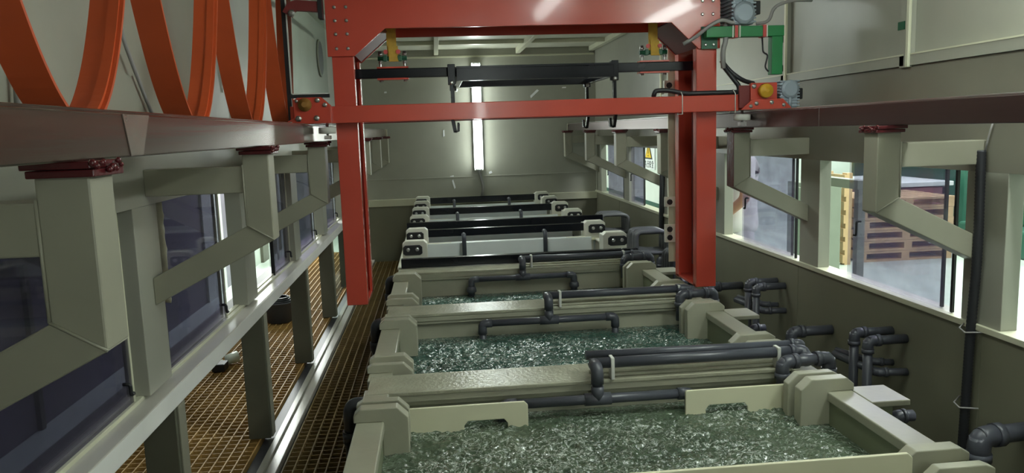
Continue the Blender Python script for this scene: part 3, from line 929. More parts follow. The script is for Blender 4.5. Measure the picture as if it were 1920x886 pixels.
for k in range(3):
    ya, yb = 1.555 + P0 * k, 2.525 + P0 * k         # inner faces of the end walls
    t = thing('treatment_tank', 'grey-green plastic treatment tank, the %s, with churning water' % tank_names[k], 'tank', (0.5, (ya + yb) / 2, 0.05), 'open treatment tanks')
    B(-0.26, -0.195, ya - 0.02, yb + 0.02, 0.05, RIM - 0.03).build('side_wall', 'tank_in', t)
    B(1.205, 1.275, ya - 0.02, yb + 0.02, 0.05, RIM - 0.03).build('side_wall', 'tank_in', t)
    B(-0.195, 1.205, ya - 0.02, ya, 0.05, RIM - 0.012).build('end_wall', 'tank', t)
    B(-0.195, 1.205, yb, yb + 0.02, 0.05, RIM - 0.012).build('end_wall', 'tank', t)
    B(-0.195, 1.205, ya, yb, 0.05, 0.07).build('tank_bottom', 'tank_in', t)
    B(-0.272, -0.188, ya - 0.02, yb + 0.02, RIM - 0.03, RIM).build('rim', 'tank', t, 0.004)
    B(1.198, 1.28, ya - 0.02, yb + 0.02, RIM - 0.03, RIM).build('rim', 'tank', t, 0.004)
    for side in (-1, 1):
        for yy, top, th in ((ya + 0.06, 0.912, 0.03), (ya + 0.15, 0.916, 0.045), (yb - 0.285, 0.922, 0.045), (yb - 0.195, 0.914, 0.035)):
            MB().prism(block_poly(side, top), 'y', yy, yy + th).build('guide_block', 'tank', t, 0.003)
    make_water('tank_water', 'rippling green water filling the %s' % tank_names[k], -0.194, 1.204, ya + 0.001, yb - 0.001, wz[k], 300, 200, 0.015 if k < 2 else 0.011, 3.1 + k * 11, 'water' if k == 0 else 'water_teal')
    # cover strip on the gap behind
    y0, y1 = 2.49 + P0 * k, 2.685 + P0 * k
    cv = thing('gap_cover', 'wet plastic strip bridging the gap behind the %s' % tank_names[k], 'cover strip', (0.5, y0, RIM - 0.012), 'tank gap covers')
    B(-0.262, 1.22, y0, y1, RIM - 0.012, RIM + 0.002).build('top_plate', 'tank_wet', cv, 0.003)
    B(-0.185, 1.19, y0 + 0.004, y0 + 0.014, RIM - 0.035, RIM - 0.012).build('front_lip', 'tank', cv, 0.002)
    B(-0.185, 1.19, y0 + 0.012, y0 + 0.022, RIM - 0.05, RIM - 0.035).build('lower_lip', 'tank', cv, 0.002)
    B(0.50, 1.19, y0 + 0.065, y0 + 0.085, RIM + 0.002, RIM + 0.016).build('drip_bead', 'tank_wet', cv, 0.004)
    B(0.50, 1.19, y0 + 0.025, y0 + 0.04, RIM + 0.002, RIM + 0.010).build('drip_bead', 'tank_wet', cv, 0.004)

# cover in front of the nearest tank
cv = thing('gap_cover', 'plastic cover strip at the front edge of the nearest tank', 'cover strip', (0.5, 1.40, RIM - 0.012), 'tank gap covers')
B(-0.262, 1.22, 1.36, 1.535, RIM - 0.012, RIM + 0.002).build('top_plate', 'tank_wet', cv, 0.003)


# cream baffle boards with a notch
def baffle(label, x0, x1, n0, n1, y, ztop=0.86):
    poly = [(x0, 0.70), (n0, 0.70), (n0, 0.792), (n0 + 0.012, 0.806), (n1 - 0.012, 0.806), (n1, 0.792), (n1, 0.70), (x1, 0.70), (x1, ztop - 0.012), (x1 - 0.012, ztop), (x0 + 0.004, ztop), (x0, ztop - 0.004)]
    return tag(MB().prism(poly, 'y', y, y + 0.010).build('baffle_board', 'cream', None, 0.002), label, 'board', 'notched baffle boards')


baffle('cream notched board standing in the nearest tank, left one at the back', -0.125, 0.262, 0.054, 0.195, 2.39)
baffle('cream notched board standing in the nearest tank, right one at the back', 0.787, 1.20, 0.856, 1.0, 2.39)
baffle('cream board along the front edge of the nearest tank', 0.22, 1.105, 0.62, 0.8, 1.658, 0.935)

# distribution pipes: T riser, cross pipe and drops, feed pipes lying on the covers
for k in range(3):
    y0 = 2.49 + P0 * k
    yd = y0 - 0.045
    nm = tank_names[k]
    zc = 0.832
    t = thing('spray_pipe', 'dark grey T-shaped pipe dipping into the %s' % nm, 'pipe', (0.503, yd, zc), 'water inlet pipes')
    r = 0.0165
    MB().cyl((0.185, yd, zc), (0.822, yd, zc), r).build('cross_pipe', 'pipe', t)
    MB().cyl((0.503 - 0.045, yd, zc), (0.503 + 0.045, yd, zc), r * 1.28).build('tee_fitting', 'pipe', t)
    MB().cyl((0.503, yd, zc), (0.503, yd, zc + 0.045), r * 1.28).build('tee_fitting', 'pipe', t)
    MB().tube(fillet([(0.503, yd, zc + 0.03), (0.503, yd, 0.937), (0.503, yd + 0.06, 0.937)], 0.045), r * 1.05).build('riser', 'pipe', t)
    MB().tube(fillet([(0.503, yd, 0.885), (0.503, yd, 0.937), (0.503, yd + 0.05, 0.937)], 0.04), r * 1.3).build('elbow', 'pipe', t)
    for x, d in ((0.185, 1), (0.822, -1)):
        MB().tube(fillet([(x + d * 0.045, yd, zc), (x, yd, zc), (x, yd, zc - 0.05)], 0.025), r * 1.25).build('elbow', 'pipe', t)
        MB().cyl((x, yd, zc - 0.03), (x, yd, 0.66), r).build('drop_pipe', 'pipe', t)
        if k == 2:
            MB().lathe((x, yd, zc - 0.04), (0, 0, -1), [(0, r * 1.2), (0.012, r * 1.8), (0.035, r * 1.9), (0.04, r * 1.3), (0.06, r * 1.2)], 12).build('coupling', 'pipe', t)
    MB().lathe((0.487, yd + 0.055, 0.937), (1, 0, 0), [(0, r * 0.6), (0, r * 1.35), (0.05, r * 1.35), (0.05, r)], 14).build('end_cap', 'pipe', t)
    pipe_run('feed_pipe', 'long dark grey feed pipe lying behind the T of the %s' % nm, [(0.49, yd + 0.058, 0.937), (1.245, yd + 0.058, 0.937), (1.245, yd + 0.02, 0.90)] if k != 1 else [(0.49, yd + 0.058, 0.937), (1.19, yd + 0.058, 0.937), (1.245, yd + 0.058, 0.915)], 0.0185, group='feed pipes')
    if k == 0:
        pipe_run('feed_pipe', 'second thinner feed pipe lying parallel on the cover behind the nearest tank', [(0.485, yd + 0.105, 0.952), (1.262, yd + 0.11, 0.945), (1.262, yd + 0.14, 0.90)], 0.016, group='feed pipes')
    for x in (0.565, 1.15):
        B(x - 0.006, x + 0.006, yd + 0.036, yd + 0.078, RIM + 0.002, 0.958).build('pipe_clip', 'nylon', t, 0.002)
    # overflow hose arching over the rim at the right
    pipe_run('overflow_elbow', 'dark grey elbow pipe arching over the right rim of the %s' % nm, [(1.135, y0 - 0.065, 0.80), (1.135, y0 - 0.065, 0.925), (1.31, y0 - 0.045, 0.925), (1.31, y0 - 0.045, 0.60)], 0.020, group='overflow elbows', bend=0.05)

# side pipes between tanks and right wall, repeated at each tank
for k in range(3):
    dy = P0 * k
    nm = tank_names[k]
    pipe_run('wall_pipe', 'tall grey pipe with coupling into right wall beside the %s, farther of the pair' % nm, [(1.71, 2.99 + dy, 0.30), (1.71, 2.99 + dy, 0.845), (1.875, 2.99 + dy, 0.845)], 0.019, group='wall pipes', couplings=[(1, 0.62)])
    pipe_run('wall_pipe', 'tall grey pipe with coupling into right wall beside the %s, nearer of the pair' % nm, [(1.715, 2.895 + dy, 0.30), (1.715, 2.895 + dy, 0.836), (1.878, 2.895 + dy, 0.836)], 0.019, group='wall pipes', couplings=[(1, 0.62)])
    pipe_run('wall_pipe', 'low grey pipe jogging into right wall below the coupled pair beside the %s' % nm, [(1.68, 3.10 + dy, 0.725), (1.76, 2.90 + dy, 0.70), (1.878, 2.88 + dy, 0.70)], 0.016, group='wall pipes', couplings=[(0, 0.3)])
    pipe_run('wall_pipe', 'low grey pipe stub behind the jogged one beside the %s' % nm, [(1.70, 3.12 + dy, 0.735), (1.80, 2.99 + dy, 0.715), (1.878, 2.98 + dy, 0.71)], 0.014, group='wall pipes', couplings=[(0, 0.5)])
    pipe_run('wall_pipe', 'grey elbow pipe rising and bending into the right wall past the %s' % nm, [(1.675, 3.49 + dy, 0.35), (1.675, 3.49 + dy, 0.72), (1.878, 3.49 + dy, 0.72)], 0.024, group='wall pipes')
    sh = thing('overflow_box', 'small plastic ledge box on the right flank of the %s' % nm, 'box', (1.34, 2.22 + dy, 0.70), 'overflow boxes')
    B(1.281, 1.405, 2.13 + dy, 2.275 + dy, 0.862, 0.88).build('lid', 'tank', sh, 0.003)
    B(1.283, 1.36, 2.15 + dy, 2.26 + dy, 0.70, 0.862).build('body', 'tank_in', sh)
    pipe_run('drain_stub', 'short dark drain stub under the ledge box of the %s' % nm, [(1.40, 2.20 + dy, 0.50), (1.40, 2.20 + dy, 0.80), (1.46, 2.20 + dy, 0.80)], 0.018, group='drain stubs')
pipe_run('wall_pipe', 'thick grey elbow pipe entering the right wall nearest the camera', [(1.70, 2.215, 0.30), (1.70, 2.215, 0.705), (1.878, 2.235, 0.705)], 0.030, group='wall pipes')
# dark end caps hanging outside the left rims
for k in range(3):
    y = 2.50 + P0 * k
    t = thing('drain_elbow', 'dark drain elbow hanging outside the left rim of the %s' % tank_names[k], 'pipe', (-0.31, y, 0.62), 'drain elbows')
    MB().tube(fillet([(-0.262, y, 0.845), (-0.315, y, 0.845), (-0.315, y, 0.70)], 0.04), 0.027, 14).build('elbow', 'pipe_black', t)
    MB().lathe((-0.315, y, 0.76), (0, 0, -1), [(0, 0.033), (0.04, 0.033), (0.04, 0.026), (0.14, 0.026)], 14).build('socket', 'pipe_black', t)

# ================================================================== FAR TANKS with busbars
bounds = [(4.90, 5.86, 'fourth tank'), (5.94, 7.50, 'fifth tank'), (7.58, 8.90, 'last tank')]
for q, (ya, yb, nm) in enumerate(bounds):
    t = thing('plating_tank', 'white-lined plating tank, the %s' % nm, 'tank', (0.5, (ya + yb) / 2, 0.05), 'plating tanks')
    B(-0.26, -0.195, ya, yb, 0.05, 0.87).build('side_wall', 'tank', t)
    B(1.205, 1.275, ya, yb, 0.05, 0.87).build('side_wall', 'tank', t)
    B(-0.195, 1.205, ya, ya + 0.02, 0.05, 0.87).build('end_wall', 'white_pp', t)
    B(-0.195, 1.205, yb - 0.02, yb, 0.05, 0.87).build('end_wall', 'white_pp', t)
    B(-0.272, 1.282, yb - 0.05, yb + 0.03, 0.87, 0.885).build('rim', 'cream', t, 0.003)
    B(-0.272, -0.188, ya, yb - 0.05, 0.87, 0.885).build('rim', 'saddle', t, 0.003)
    B(1.198, 1.282, ya, yb - 0.05, 0.87, 0.885).build('rim', 'saddle', t, 0.003)
    B(-0.195, 1.205, ya, ya + 0.07, 0.87, 0.88).build('rim', 'white_pp', t, 0.003)
    B(-0.15, 1.16, yb - 0.10, yb - 0.085, 0.50, 0.905).build('liner_sheet', 'white_pp', t, 0.003)
    if q:
        ym = ya + (yb - ya) * 0.42
        B(-0.15, 1.16, ym, ym + 0.015, 0.50, 0.90).build('liner_sheet', 'white_pp', t, 0.003)
        B(-0.15, 1.16, ym + 0.015, yb - 0.10, 0.868, 0.884).build('inner_lid', 'white_pp', t, 0.003)
        B(-0.15, 1.16, ym + 0.10, ym + 0.14, 0.884, 0.90).build('rim_strip', 'cream', t, 0.003)
    for (x0, x1) in ((-0.10, 0.09), (0.97, 1.12)):
        B(x0, x1, yb - 0.075, yb - 0.05, 0.885, 0.905).build('rim_strip', 'cream', t, 0.003)
    m = make_water('tank_water', 'calm dark liquid in the %s' % nm, -0.194, 1.204, ya + 0.021, yb - 0.021, 0.78, 40, 30, 0.003, 40 + q * 7, 'water_dark')

SAD = [5.15, 5.83, 6.78, 7.50, 8.18, 8.79]
for side in (-1, 1):
    for i, y in enumerate(SAD):
        xc = -0.178 if side < 0 else 1.215
        tall = (i % 2 == 1)
        zc = 0.962
        x0, x1 = xc - 0.068, xc + 0.068
        t = thing('bar_saddle', 'white saddle block with black bolted cap on the %s tank rims, %s from the gantry' % ('left' if side < 0 else 'right', order[i] if i else 'first'), 'saddle block', (xc, y, 0.886), 'busbar saddle blocks')
        top = 1.018
        bx0, bx1 = (x0, x1 + 0.03) if side < 0 else (x0 - 0.03, x1)
        MB().prism([(bx0, 0.886), (bx0, top - 0.02), (bx0 + 0.022, top), (bx1 - 0.022, top), (bx1, top - 0.02), (bx1, 0.886)], 'y', y, y + 0.08).build('body', 'saddle', t, 0.004)
        if side > 0 and tall:
            B(1.095, 1.19, y, y + 0.08, 0.76, 0.886).build('pedestal', 'saddle', t, 0.004)
        cp = MB().prism([(x0 + 0.004, 0.935), (x0 + 0.004, 0.978), (x0 + 0.02, 0.991), (x1 - 0.02, 0.991), (x1 - 0.004, 0.978), (x1 - 0.004, 0.935), (x1 - 0.02, 0.925), (x0 + 0.02, 0.925)], 'y', y - 0.018, y).build('cap', 'black', t, 0.003)
        for u in (-0.03, 0.03):
            bolt((xc + u, y - 0.018, 0.963), (0, -1, 0), 0.010, cp)
        if side > 0:
            B(bx0, bx0 + 0.035, y + 0.081, y + 0.13, 0.886, 1.0).build('side_cheek', 'saddle', t, 0.004)
# busbars
for nm, x0, x1, y, z0, z1, lab in (('A', -0.245, 1.285, 4.865, 0.886, 0.942, 'long black busbar across the tanks, nearest one behind the grey pipe'),
                                   ('B', -0.108, 1.145, 5.845, 0.944, 1.0, 'black busbar between the second pair of saddle blocks'),
                                   ('C', -0.262, 1.40, 6.45, 0.93, 0.99, 'long black busbar overhanging the right rim in the middle row'),
                                   ('D', -0.108, 1.145, 7.52, 0.936, 1.0, 'black busbar between the fourth pair of saddle blocks'),
                                   ('E', -0.108, 1.145, 8.81, 0.925, 0.995, 'black busbar between the last pair of saddle blocks by the far wall')):
    tag(B(x0, x1, y, y + 0.05, z0, z1).build('busbar', 'black_bar', None, 0.003), lab, 'busbar', 'black busbars')
for x in (-0.2, 1.24):
    tag(B(x - 0.03, x + 0.03, 6.46, 6.49, 0.886, 0.93).build('busbar_support', 'saddle', None, 0.003), 'small white block carrying the overhanging busbar at its %s end' % ('left' if x < 0 else 'right'), 'support')
# small dip tubes in the far tanks
names3 = ['fourth tank', 'fifth tank', 'last tank']
for q, (y, z0, z1) in enumerate(((5.70, 0.72, 0.965), (7.33, 0.72, 0.955), (8.52, 0.72, 0.975))):
    for x, nm in ((0.185, 'left'), (0.795, 'right')):
        m = MB().tube(fillet([(x, y, z0), (x, y, z1), (x, y + 0.07, z1)], 0.025), 0.0165, 10)
        tag(m.build('dip_tube', 'pipe'), 'short grey hooked dip tube in the %s, %s one' % (nm and names3[q], nm), 'pipe', 'dip tubes')
        B(x - 0.03, x + 0.03, 0, 0, 0, 0) if False else None


# bundles of ribbed dark pipes at the right of the far tanks
def loop_bundle(label, y, n=4):
    t = thing('hose_bundle', label, 'hose bundle', (1.6, y, 0.4), 'looped hose bundles')
    for i in range(n):
        yy = y + i * 0.072
        MB().tube(fillet([(1.50, yy, 0.05), (1.50, yy, 0.925), (1.70, yy, 0.925), (1.76, yy + 0.02, 0.90), (1.76, yy + 0.02, 0.05)], 0.045), 0.0175, 12).build('hose', 'pipe_rib', t)
        MB().tube(fillet([(1.52, yy, 0.78), (1.62, yy - 0.02, 0.765), (1.76, yy, 0.76)], 0.03), 0.015, 10).build('cross_hose', 'pipe_rib', t)
    return t


loop_bundle('four looped dark hoses against the right wall beside the fifth tank', 5.72)
loop_bundle('four looped dark hoses against the right wall near the far corner', 6.98)
t = thing('hose_bundle', 'upright bundle of black hoses behind the right red column', 'hose bundle', (1.55, 4.95, 0.4), 'looped hose bundles')
for i in range(4):
    yy = 4.92 + i * 0.055
    MB().tube(fillet([(1.53, yy, 0.05), (1.53, yy, 0.90 - 0.004 * i), (1.66, yy, 0.90), (1.66, yy, 0.05)], 0.045), 0.022, 12).build('hose', 'pipe_black', t)

# ================================================================== CONDUITS on the right wall
def conduit(name, label, pts, r, ties):
    t = thing(name, label, 'conduit', (pts[-1][0], pts[-1][1], pts[-1][2]), 'black conduits')
    f = fillet(pts, 0.15, 8)
    # ribbed sleeve
    dense = []
    for i in range(len(f) - 1):
        n = max(1, int((f[i + 1] - f[i]).length / 0.006))
        for j in range(n):
            dense.append(f[i].lerp(f[i + 1], j / n))
    dense.append(f[-1])
    rs = [r * (1.0 if j % 2 else 0.90) for j in range(len(dense))]
    MB().tube(dense, rs, 10).build('sleeve', 'hose', t)
    for (y, z) in ties:
        MB().tube([(1.878, y - 0.05, z + 0.008), (1.835, y - 0.01, z), (1.835, y + 0.02, z + 0.01), (1.878, y + 0.05, z + 0.02)], 0.003, 6).build('wire_tie', 'cable_grey', t)
    return t


conduit('corrugated_conduit', 'black corrugated conduit running down the right wall beside the nearest bracket', [(1.862, 2.49, 1.61), (1.858, 2.475, 1.25), (1.86, 2.495, 1.0), (1.86, 2.50, 0.8), (1.858, 2.52, 0.06)], 0.017, [(2.50, 0.97), (2.51, 0.69)])
smooth_cable('thin_wire', 'thin grey wire leaving the top of the black conduit', [(1.872, 2.485, 1.60), (1.872, 2.47, 1.66), (1.872, 2.455, 1.70)], 0.003, 'cable_grey', rad=0.02)
conduit('corrugated_conduit', 'black conduit running down the right wall beyond the gantry column', [(1.86, 6.24, 1.33), (1.85, 6.22, 1.2), (1.86, 6.28, 0.9), (1.858, 6.28, 0.06)], 0.022, [])

# ================================================================== LAMPS
def tube_lamp(label, p0, p1, nrm, em='tube'):
    p0 = Vector(p0); p1 = Vector(p1); nrm = Vector(nrm)
    d = (p1 - p0).normalized()
    t = thing('tube_lamp', label, 'lamp', tuple(p0), 'fluorescent tube lamps')
    m = MB()
    sd = d.cross(nrm).normalized() * 0.052
    q = [p0 - nrm * 0.05, p1 - nrm * 0.05]
    vs = []
    for a in q:
        vs += [a - sd, a + sd, a + sd + nrm * 0.045, a - sd + nrm * 0.045]
    m._add(vs, [(0, 1, 2, 3), (7, 6, 5, 4), (0, 4, 5, 1), (1, 5, 6, 2), (2, 6, 7, 3), (3, 7, 4, 0)])
    m.build('lamp_body', 'lamp_body', t)
    MB().tube([p0 + d * 0.03 + nrm * 0.02, p1 - d * 0.03 + nrm * 0.02], 0.042, 16).build('tube', em, t)
    for a, s in ((p0, 1), (p1, -1)):
        MB().tube([a + nrm * 0.01, a + d * s * 0.03 + nrm * 0.01], 0.034, 12).build('end_cap', 'lamp_body', t)
    return t


tl = tube_lamp('bright fluorescent tube standing upright on the far wall', (0.497, YF - 0.055, 1.285), (0.503, YF - 0.055, 2.50), (0, -1, 0), 'tube_far')
smooth_cable('lamp_cable', 'grey cable running down the far wall below the bright tube', [(0.497, YF - 0.02, 1.29), (0.52, YF - 0.02, 1.2), (0.545, YF - 0.02, 1.08), (0.52, YF - 0.02, 0.99)], 0.016, 'cable_grey')
tube_lamp('fluorescent tube on the wall behind the camera', (0.48, YN + 0.055, 1.35), (0.48, YN + 0.055, 2.55), (0, 1, 0), 'tube_dim')
tube_lamp('fluorescent tube along the top of the right wall', (XR - 0.09, 1.0, 2.56), (XR - 0.09, 2.2, 2.56), (-0.7, 0, -0.7))
tube_lamp('added fill tube under the ceiling ahead of the gantry', (0.8, 1.6, 2.57), (0.8, 2.8, 2.57), (0, 0, -1), 'tube_dim')  # unseen lamp added to brighten the near tanks and their water
tube_lamp('added fill tube under the ceiling behind the gantry', (0.49, 4.6, 2.57), (0.49, 5.8, 2.57), (0, 0, -1), 'tube')  # unseen lamp added to light the saddle fronts and water ripples

# ================================================================== HALL, right side
wo = struct('wall_hall_right', (8.6, 6, 0))
B(8.6, 8.7, -2.5, 15, 0, 4.6).build('hall_wall_panel', 'hall_wall', wo)
for y in (3.5, 6.5, 9.5, 12.5):
    f = B(8.56, 8.6, y, y + 1.8, 1.2, 2.9).build('hall_window_frame', 'trim', wo)
    B(8.55, 8.56, y + 0.08, y + 1.72, 1.28, 2.82).build('lit_pane', 'hall_glow', f)
wb = struct('wall_hall_back', (4, 14.9, 0))
B(-3.2, 8.7, 14.9, 15, 0, 4.6).build('hall_wall_panel', 'hall_wall', wb)
wh = struct('wall_hall_front', (4, -2.5, 0))
B(-3.2, 8.7, -2.6, -2.5, 0, 4.6).build('hall_wall_panel', 'hall_wall', wh)
tag(B(-3.2, 8.7, -2.6, 15, 4.6, 4.7).build('ceiling_hall', 'hall_wall'), 'white hall ceiling above the booth', None, kind='structure')
wp = struct('wall_partition', (2.8, 9, 0))
B(2.78, 2.84, 7.4, 14.9, 0.75, 3.2).build('partition_panel', 'hall_wall', wp)
B(2.775, 2.845, 7.4, 14.9, 0.0, 0.75).build('green_dado', 'hall_green', wp)
# warning sign on the partition
sg = thing('warning_sign', 'white sign with yellow warning triangle seen through the window by the far wall', 'sign', (2.77, 9.95, 1.2))
B(2.768, 2.775, 9.62, 10.16, 1.17, 1.56).build('sign_plate', 'sign_white', sg)
MB().prism([(9.72, 1.30), (10.06, 1.30), (9.89, 1.54)], 'x', 2.764, 2.768).build('triangle_border', 'ink', sg)
MB().prism([(9.755, 1.318), (10.025, 1.318), (9.89, 1.508)], 'x', 2.760, 2.764).build('triangle', 'yellow', sg)
B(2.757, 2.760, 9.882, 9.898, 1.37, 1.455).build('exclamation_mark', 'ink', sg)
B(2.757, 2.760, 9.882, 9.898, 1.335, 1.352).build('exclamation_mark', 'ink', sg)


def hanzi(cy, cz, s, strokes, parent):
    m = MB()
    for (a, b, c, d) in strokes:                   # horizontal coordinate runs towards smaller Y (reads from inside the booth)
        p = Vector((2.765, cy - a * s, cz + b * s)); q = Vector((2.765, cy - c * s, cz + d * s))
        dv = (q - p).normalized(); nv = Vector((0, -dv.z, dv.y)) * 0.07 * s
        vs = [p + nv, q + nv, q - nv, p - nv]
        n = len(vs)
        m.prism([(v.y, v.z) for v in vs], 'x', 2.764, 2.768)
    return m.build('lettering', 'ink', parent)


AN = [(0, 1, 0, 0.8), (-0.8, 0.7, 0.8, 0.7), (-0.8, 0.7, -0.85, 0.4), (0.8, 0.7, 0.75, 0.45), (-0.9, 0.1, 0.9, 0.1), (-0.1, 0.6, -0.5, -0.3), (-0.5, -0.3, 0.7, -0.9), (0.45, 0.1, -0.7, -0.95)]
QUAN = [(0, 1, -0.9, 0.25), (0, 1, 0.9, 0.25), (-0.5, 0.2, 0.5, 0.2), (-0.45, -0.3, 0.45, -0.3), (-0.8, -0.9, 0.8, -0.9), (0, 0.2, 0, -0.9)]
hanzi(10.04, 1.235, 0.045, [(-0.7, 0.9, -0.7, -0.9), (-0.7, 0.6, 0.7, 0.6), (0.0, 0.9, 0.6, -0.9), (-0.2, -0.2, 0.8, -0.2)], sg)
hanzi(9.92, 1.235, 0.045, [(-0.6, 0.8, 0.6, 0.8), (0, 0.8, 0, -0.9), (-0.9, 0.1, 0.9, 0.1), (-0.8, -0.9, 0.8, -0.9)], sg)
hanzi(9.82, 1.235, 0.045, AN, sg)
hanzi(9.71, 1.235, 0.045, QUAN, sg)


# pallets and cabinet in the hall
def pallet(label, x, y, z, rot):
    t = thing('wooden_pallet', label, 'pallet', (x, y, z), 'wooden pallets')
    for j in range(7):
        o = B(x - 0.6, x + 0.6, y - 0.5 + j * 0.15, y - 0.5 + j * 0.15 + 0.10, z + 0.10, z + 0.125).build('deck_board', 'wood', t)
    for j in range(3):
        B(x - 0.6 + j * 0.55, x - 0.5 + j * 0.55, y - 0.5, y + 0.5, z + 0.025, z + 0.10).build('stringer', 'wood', t)
    for j in range(3):
        B(x - 0.6, x + 0.6, y - 0.5 + j * 0.45, y - 0.4 + j * 0.45, z, z + 0.025).build('bottom_board', 'wood', t)
    return t


for i in range(6):
    pallet('wooden pallet in the stack outside the right windows, %s from the floor' % (['lowest', 'second', 'third', 'fourth', 'fifth', 'topmost'][i]), 5.66 + 0.03 * (i % 2), 9.3, 0.0 + i * 0.128, 0)
# one pallet standing on edge
t = thing('wooden_pallet', 'wooden pallet standing on edge beside the grey cabinet', 'pallet', (4.95, 9.4, 0), 'wooden pallets')
for j in range(7):
    B(4.80, 4.825, 8.70, 9.70, 0.02 + j * 0.16, 0.12 + j * 0.16).build('deck_board', 'wood', t)
for j in range(3):
    B(4.825, 4.90, 8.70 + j * 0.45, 8.80 + j * 0.45, 0.0, 1.1).build('stringer', 'wood', t)

cb = thing('equipment_cabinet', 'grey-green cabinet with open frame seen through the right window', 'cabinet', (4.3, 8.1, 0))
B(4.2, 4.52, 8.25, 8.92, 0.05, 1.02).build('body', 'cabinet', cb, 0.01)
dr = B(4.16, 4.2, 8.30, 8.62, 0.1, 0.97).build('door', 'cabinet', cb, 0.008)
B(4.145, 4.16, 8.58, 8.6, 0.5, 0.62).build('door_handle', 'steel', dr)
B(4.2, 4.52, 8.25, 8.92, 0.0, 0.05).build('plinth', 'black', cb)
fr = thing('machine_stand', 'grey-green open machine frame standing close outside the right window', 'frame', (3.2, 5.95, 0))
for y in (5.57, 6.34):
    B(3.17, 3.23, y - 0.028, y + 0.028, 0, 1.20).build('frame_post', 'cabinet', fr, 0.004)
B(3.16, 3.24, 5.54, 6.37, 1.20, 1.27).build('frame_beam', 'cabinet', fr, 0.004)
B(3.17, 3.23, 5.598, 6.312, 0.02, 0.07).build('frame_beam', 'cabinet', fr, 0.004)
# low green machine bed and white bench further right
bd = thing('machine_bed', 'dark green machine bed in the hall at the far right', 'machine', (7.2, 7.6, 0))
B(6.9, 8.2, 6.2, 9.6, 0.0, 0.34).build('bed', 'hall_green', bd, 0.03)
B(7.2, 8.0, 6.6, 9.2, 0.34, 0.62).build('column_base', 'green_dark', bd, 0.03)
B(6.95, 8.1, 6.3, 6.42, 0.34, 0.42).build('guide_way', 'steel', bd)
bn = thing('work_bench', 'white bench with red drawer standing in the hall behind the green machine', 'bench', (6.4, 9.6, 0))
B(6.0, 7.1, 10.0, 11.6, 0.78, 0.84).build('bench_top', 'hall_wall', bn, 0.006)
B(6.35, 7.05, 10.05, 11.5, 0.48, 0.76).build('drawer_unit', 'drawer', bn, 0.006)
for x in (6.08, 7.0):
    for y in (10.08, 11.5):
        B(x - 0.03, x + 0.03, y - 0.03, y + 0.03, 0, 0.78).build('leg', 'cabinet', bn)
gc = thing('machine_enclosure', 'tall dark green machine enclosure under the hall windows', 'machine', (7.8, 11.2, 0))
B(7.4, 8.4, 10.2, 13.2, 0.0, 1.25).build('enclosure', 'hall_green', gc, 0.02)
B(7.36, 7.4, 10.6, 11.8, 0.45, 1.1).build('door_panel', 'green_dark', gc, 0.01)

# ================================================================== LEFT OUTSIDE
wlo = struct('wall_outer_left', (-2.5, 6, 0))
B(-2.56, -2.5, -2.5, 8.42, 0, 3.2).build('outer_panel', 'dark_wall', wlo)
B(-2.56, -2.5, 9.15, 10.0, 0, 3.2).build('outer_panel', 'dark_wall', wlo)
B(-2.56, -2.48, 8.42, 9.15, 0, 3.2).build('white_panel', 'hall_wall', wlo)
B(-2.56, -2.5, 10.0, 14.9, 0, 3.2).build('outer_panel', 'hall_wall', wlo)
B(-2.5, -2.46, 11.0, 12.3, 0, 2.4).build('dark_door', 'post_dark', wlo)
for y in (1.6, 3.2, 4.8, 6.4):
    B(-2.5, -2.47, y, y + 0.05, 0, 3.2).build('panel_joint', 'post_dark', wlo)
B(-2.5, -2.4, 2.2, 5.4, 1.05, 1.1).build('cable_tray', 'pipe', wlo)
yb_ = thing('yellow_banner', 'yellow curtain sheet hanging outside the left windows', 'curtain', (-2.2, 11.3, 0.5))
m = MB()
pts = [(-2.25 + 0.04 * math.sin(i * 1.3), 10.5 + i * 0.032, 0) for i in range(14)]
for i in range(13):
    a, b = pts[i], pts[i + 1]
    m._add([(a[0], a[1], 0.6), (b[0], b[1], 0.6), (b[0], b[1], 2.3), (a[0], a[1], 2.3)], [(0, 1, 2, 3)], True)
    m._add([(a[0] - 0.01, a[1], 0.6), (b[0] - 0.01, b[1], 0.6), (b[0] - 0.01, b[1], 2.3), (a[0] - 0.01, a[1], 2.3)], [(3, 2, 1, 0)], True)
m.build('sheet', 'yellow', yb_)
MB().cyl((-2.25, 10.44, 2.31), (-2.25, 10.98, 2.31), 0.015).build('curtain_rod', 'steel', yb_)
for y in (10.45, 10.97):
    MB().cyl((-2.25, y, 0.0), (-2.25, y, 2.31), 0.015).build('stand_pole', 'steel', yb_)
bnn = thing('plastic_bin', 'dark grey bin with coiled cable on the outer grating', 'bin', (-1.30, 6.22, GZ))
MB().lathe((-1.30, 6.22, GZ), (0, 0, 1), [(0, 0.09), (0.005, 0.10), (0.15, 0.115), (0.155, 0.12), (0.165, 0.12), (0.165, 0.108), (0.03, 0.095)], 20).build('bucket', 'bin', bnn)
for q in range(3):
    pts = [(-1.30 + (0.10 - 0.012 * q) * math.cos(a), 6.22 + (0.10 - 0.012 * q) * math.sin(a), GZ + 0.17 + 0.012 * q) for a in [i * 2 * math.pi / 20 for i in range(21)]]
    MB().tube(pts, 0.008, 8).build('cable_coil', 'pipe_black', bnn)
cu = thing('plastic_scoop', 'pale plastic scoop lying on the outer grating', 'scoop', (-1.40, 5.08, GZ))
MB().lathe((-1.42, 5.05, GZ + 0.035), (0.8, 0.6, 0.1), [(0, 0.01), (0.005, 0.032), (0.08, 0.038), (0.08, 0.034), (0.01, 0.028)], 14).build('cup', 'pale_plastic', cu)
MB().cyl((-1.44, 5.06, GZ + 0.03), (-1.52, 5.02, GZ + 0.012), 0.009).build('handle', 'pale_plastic', cu)
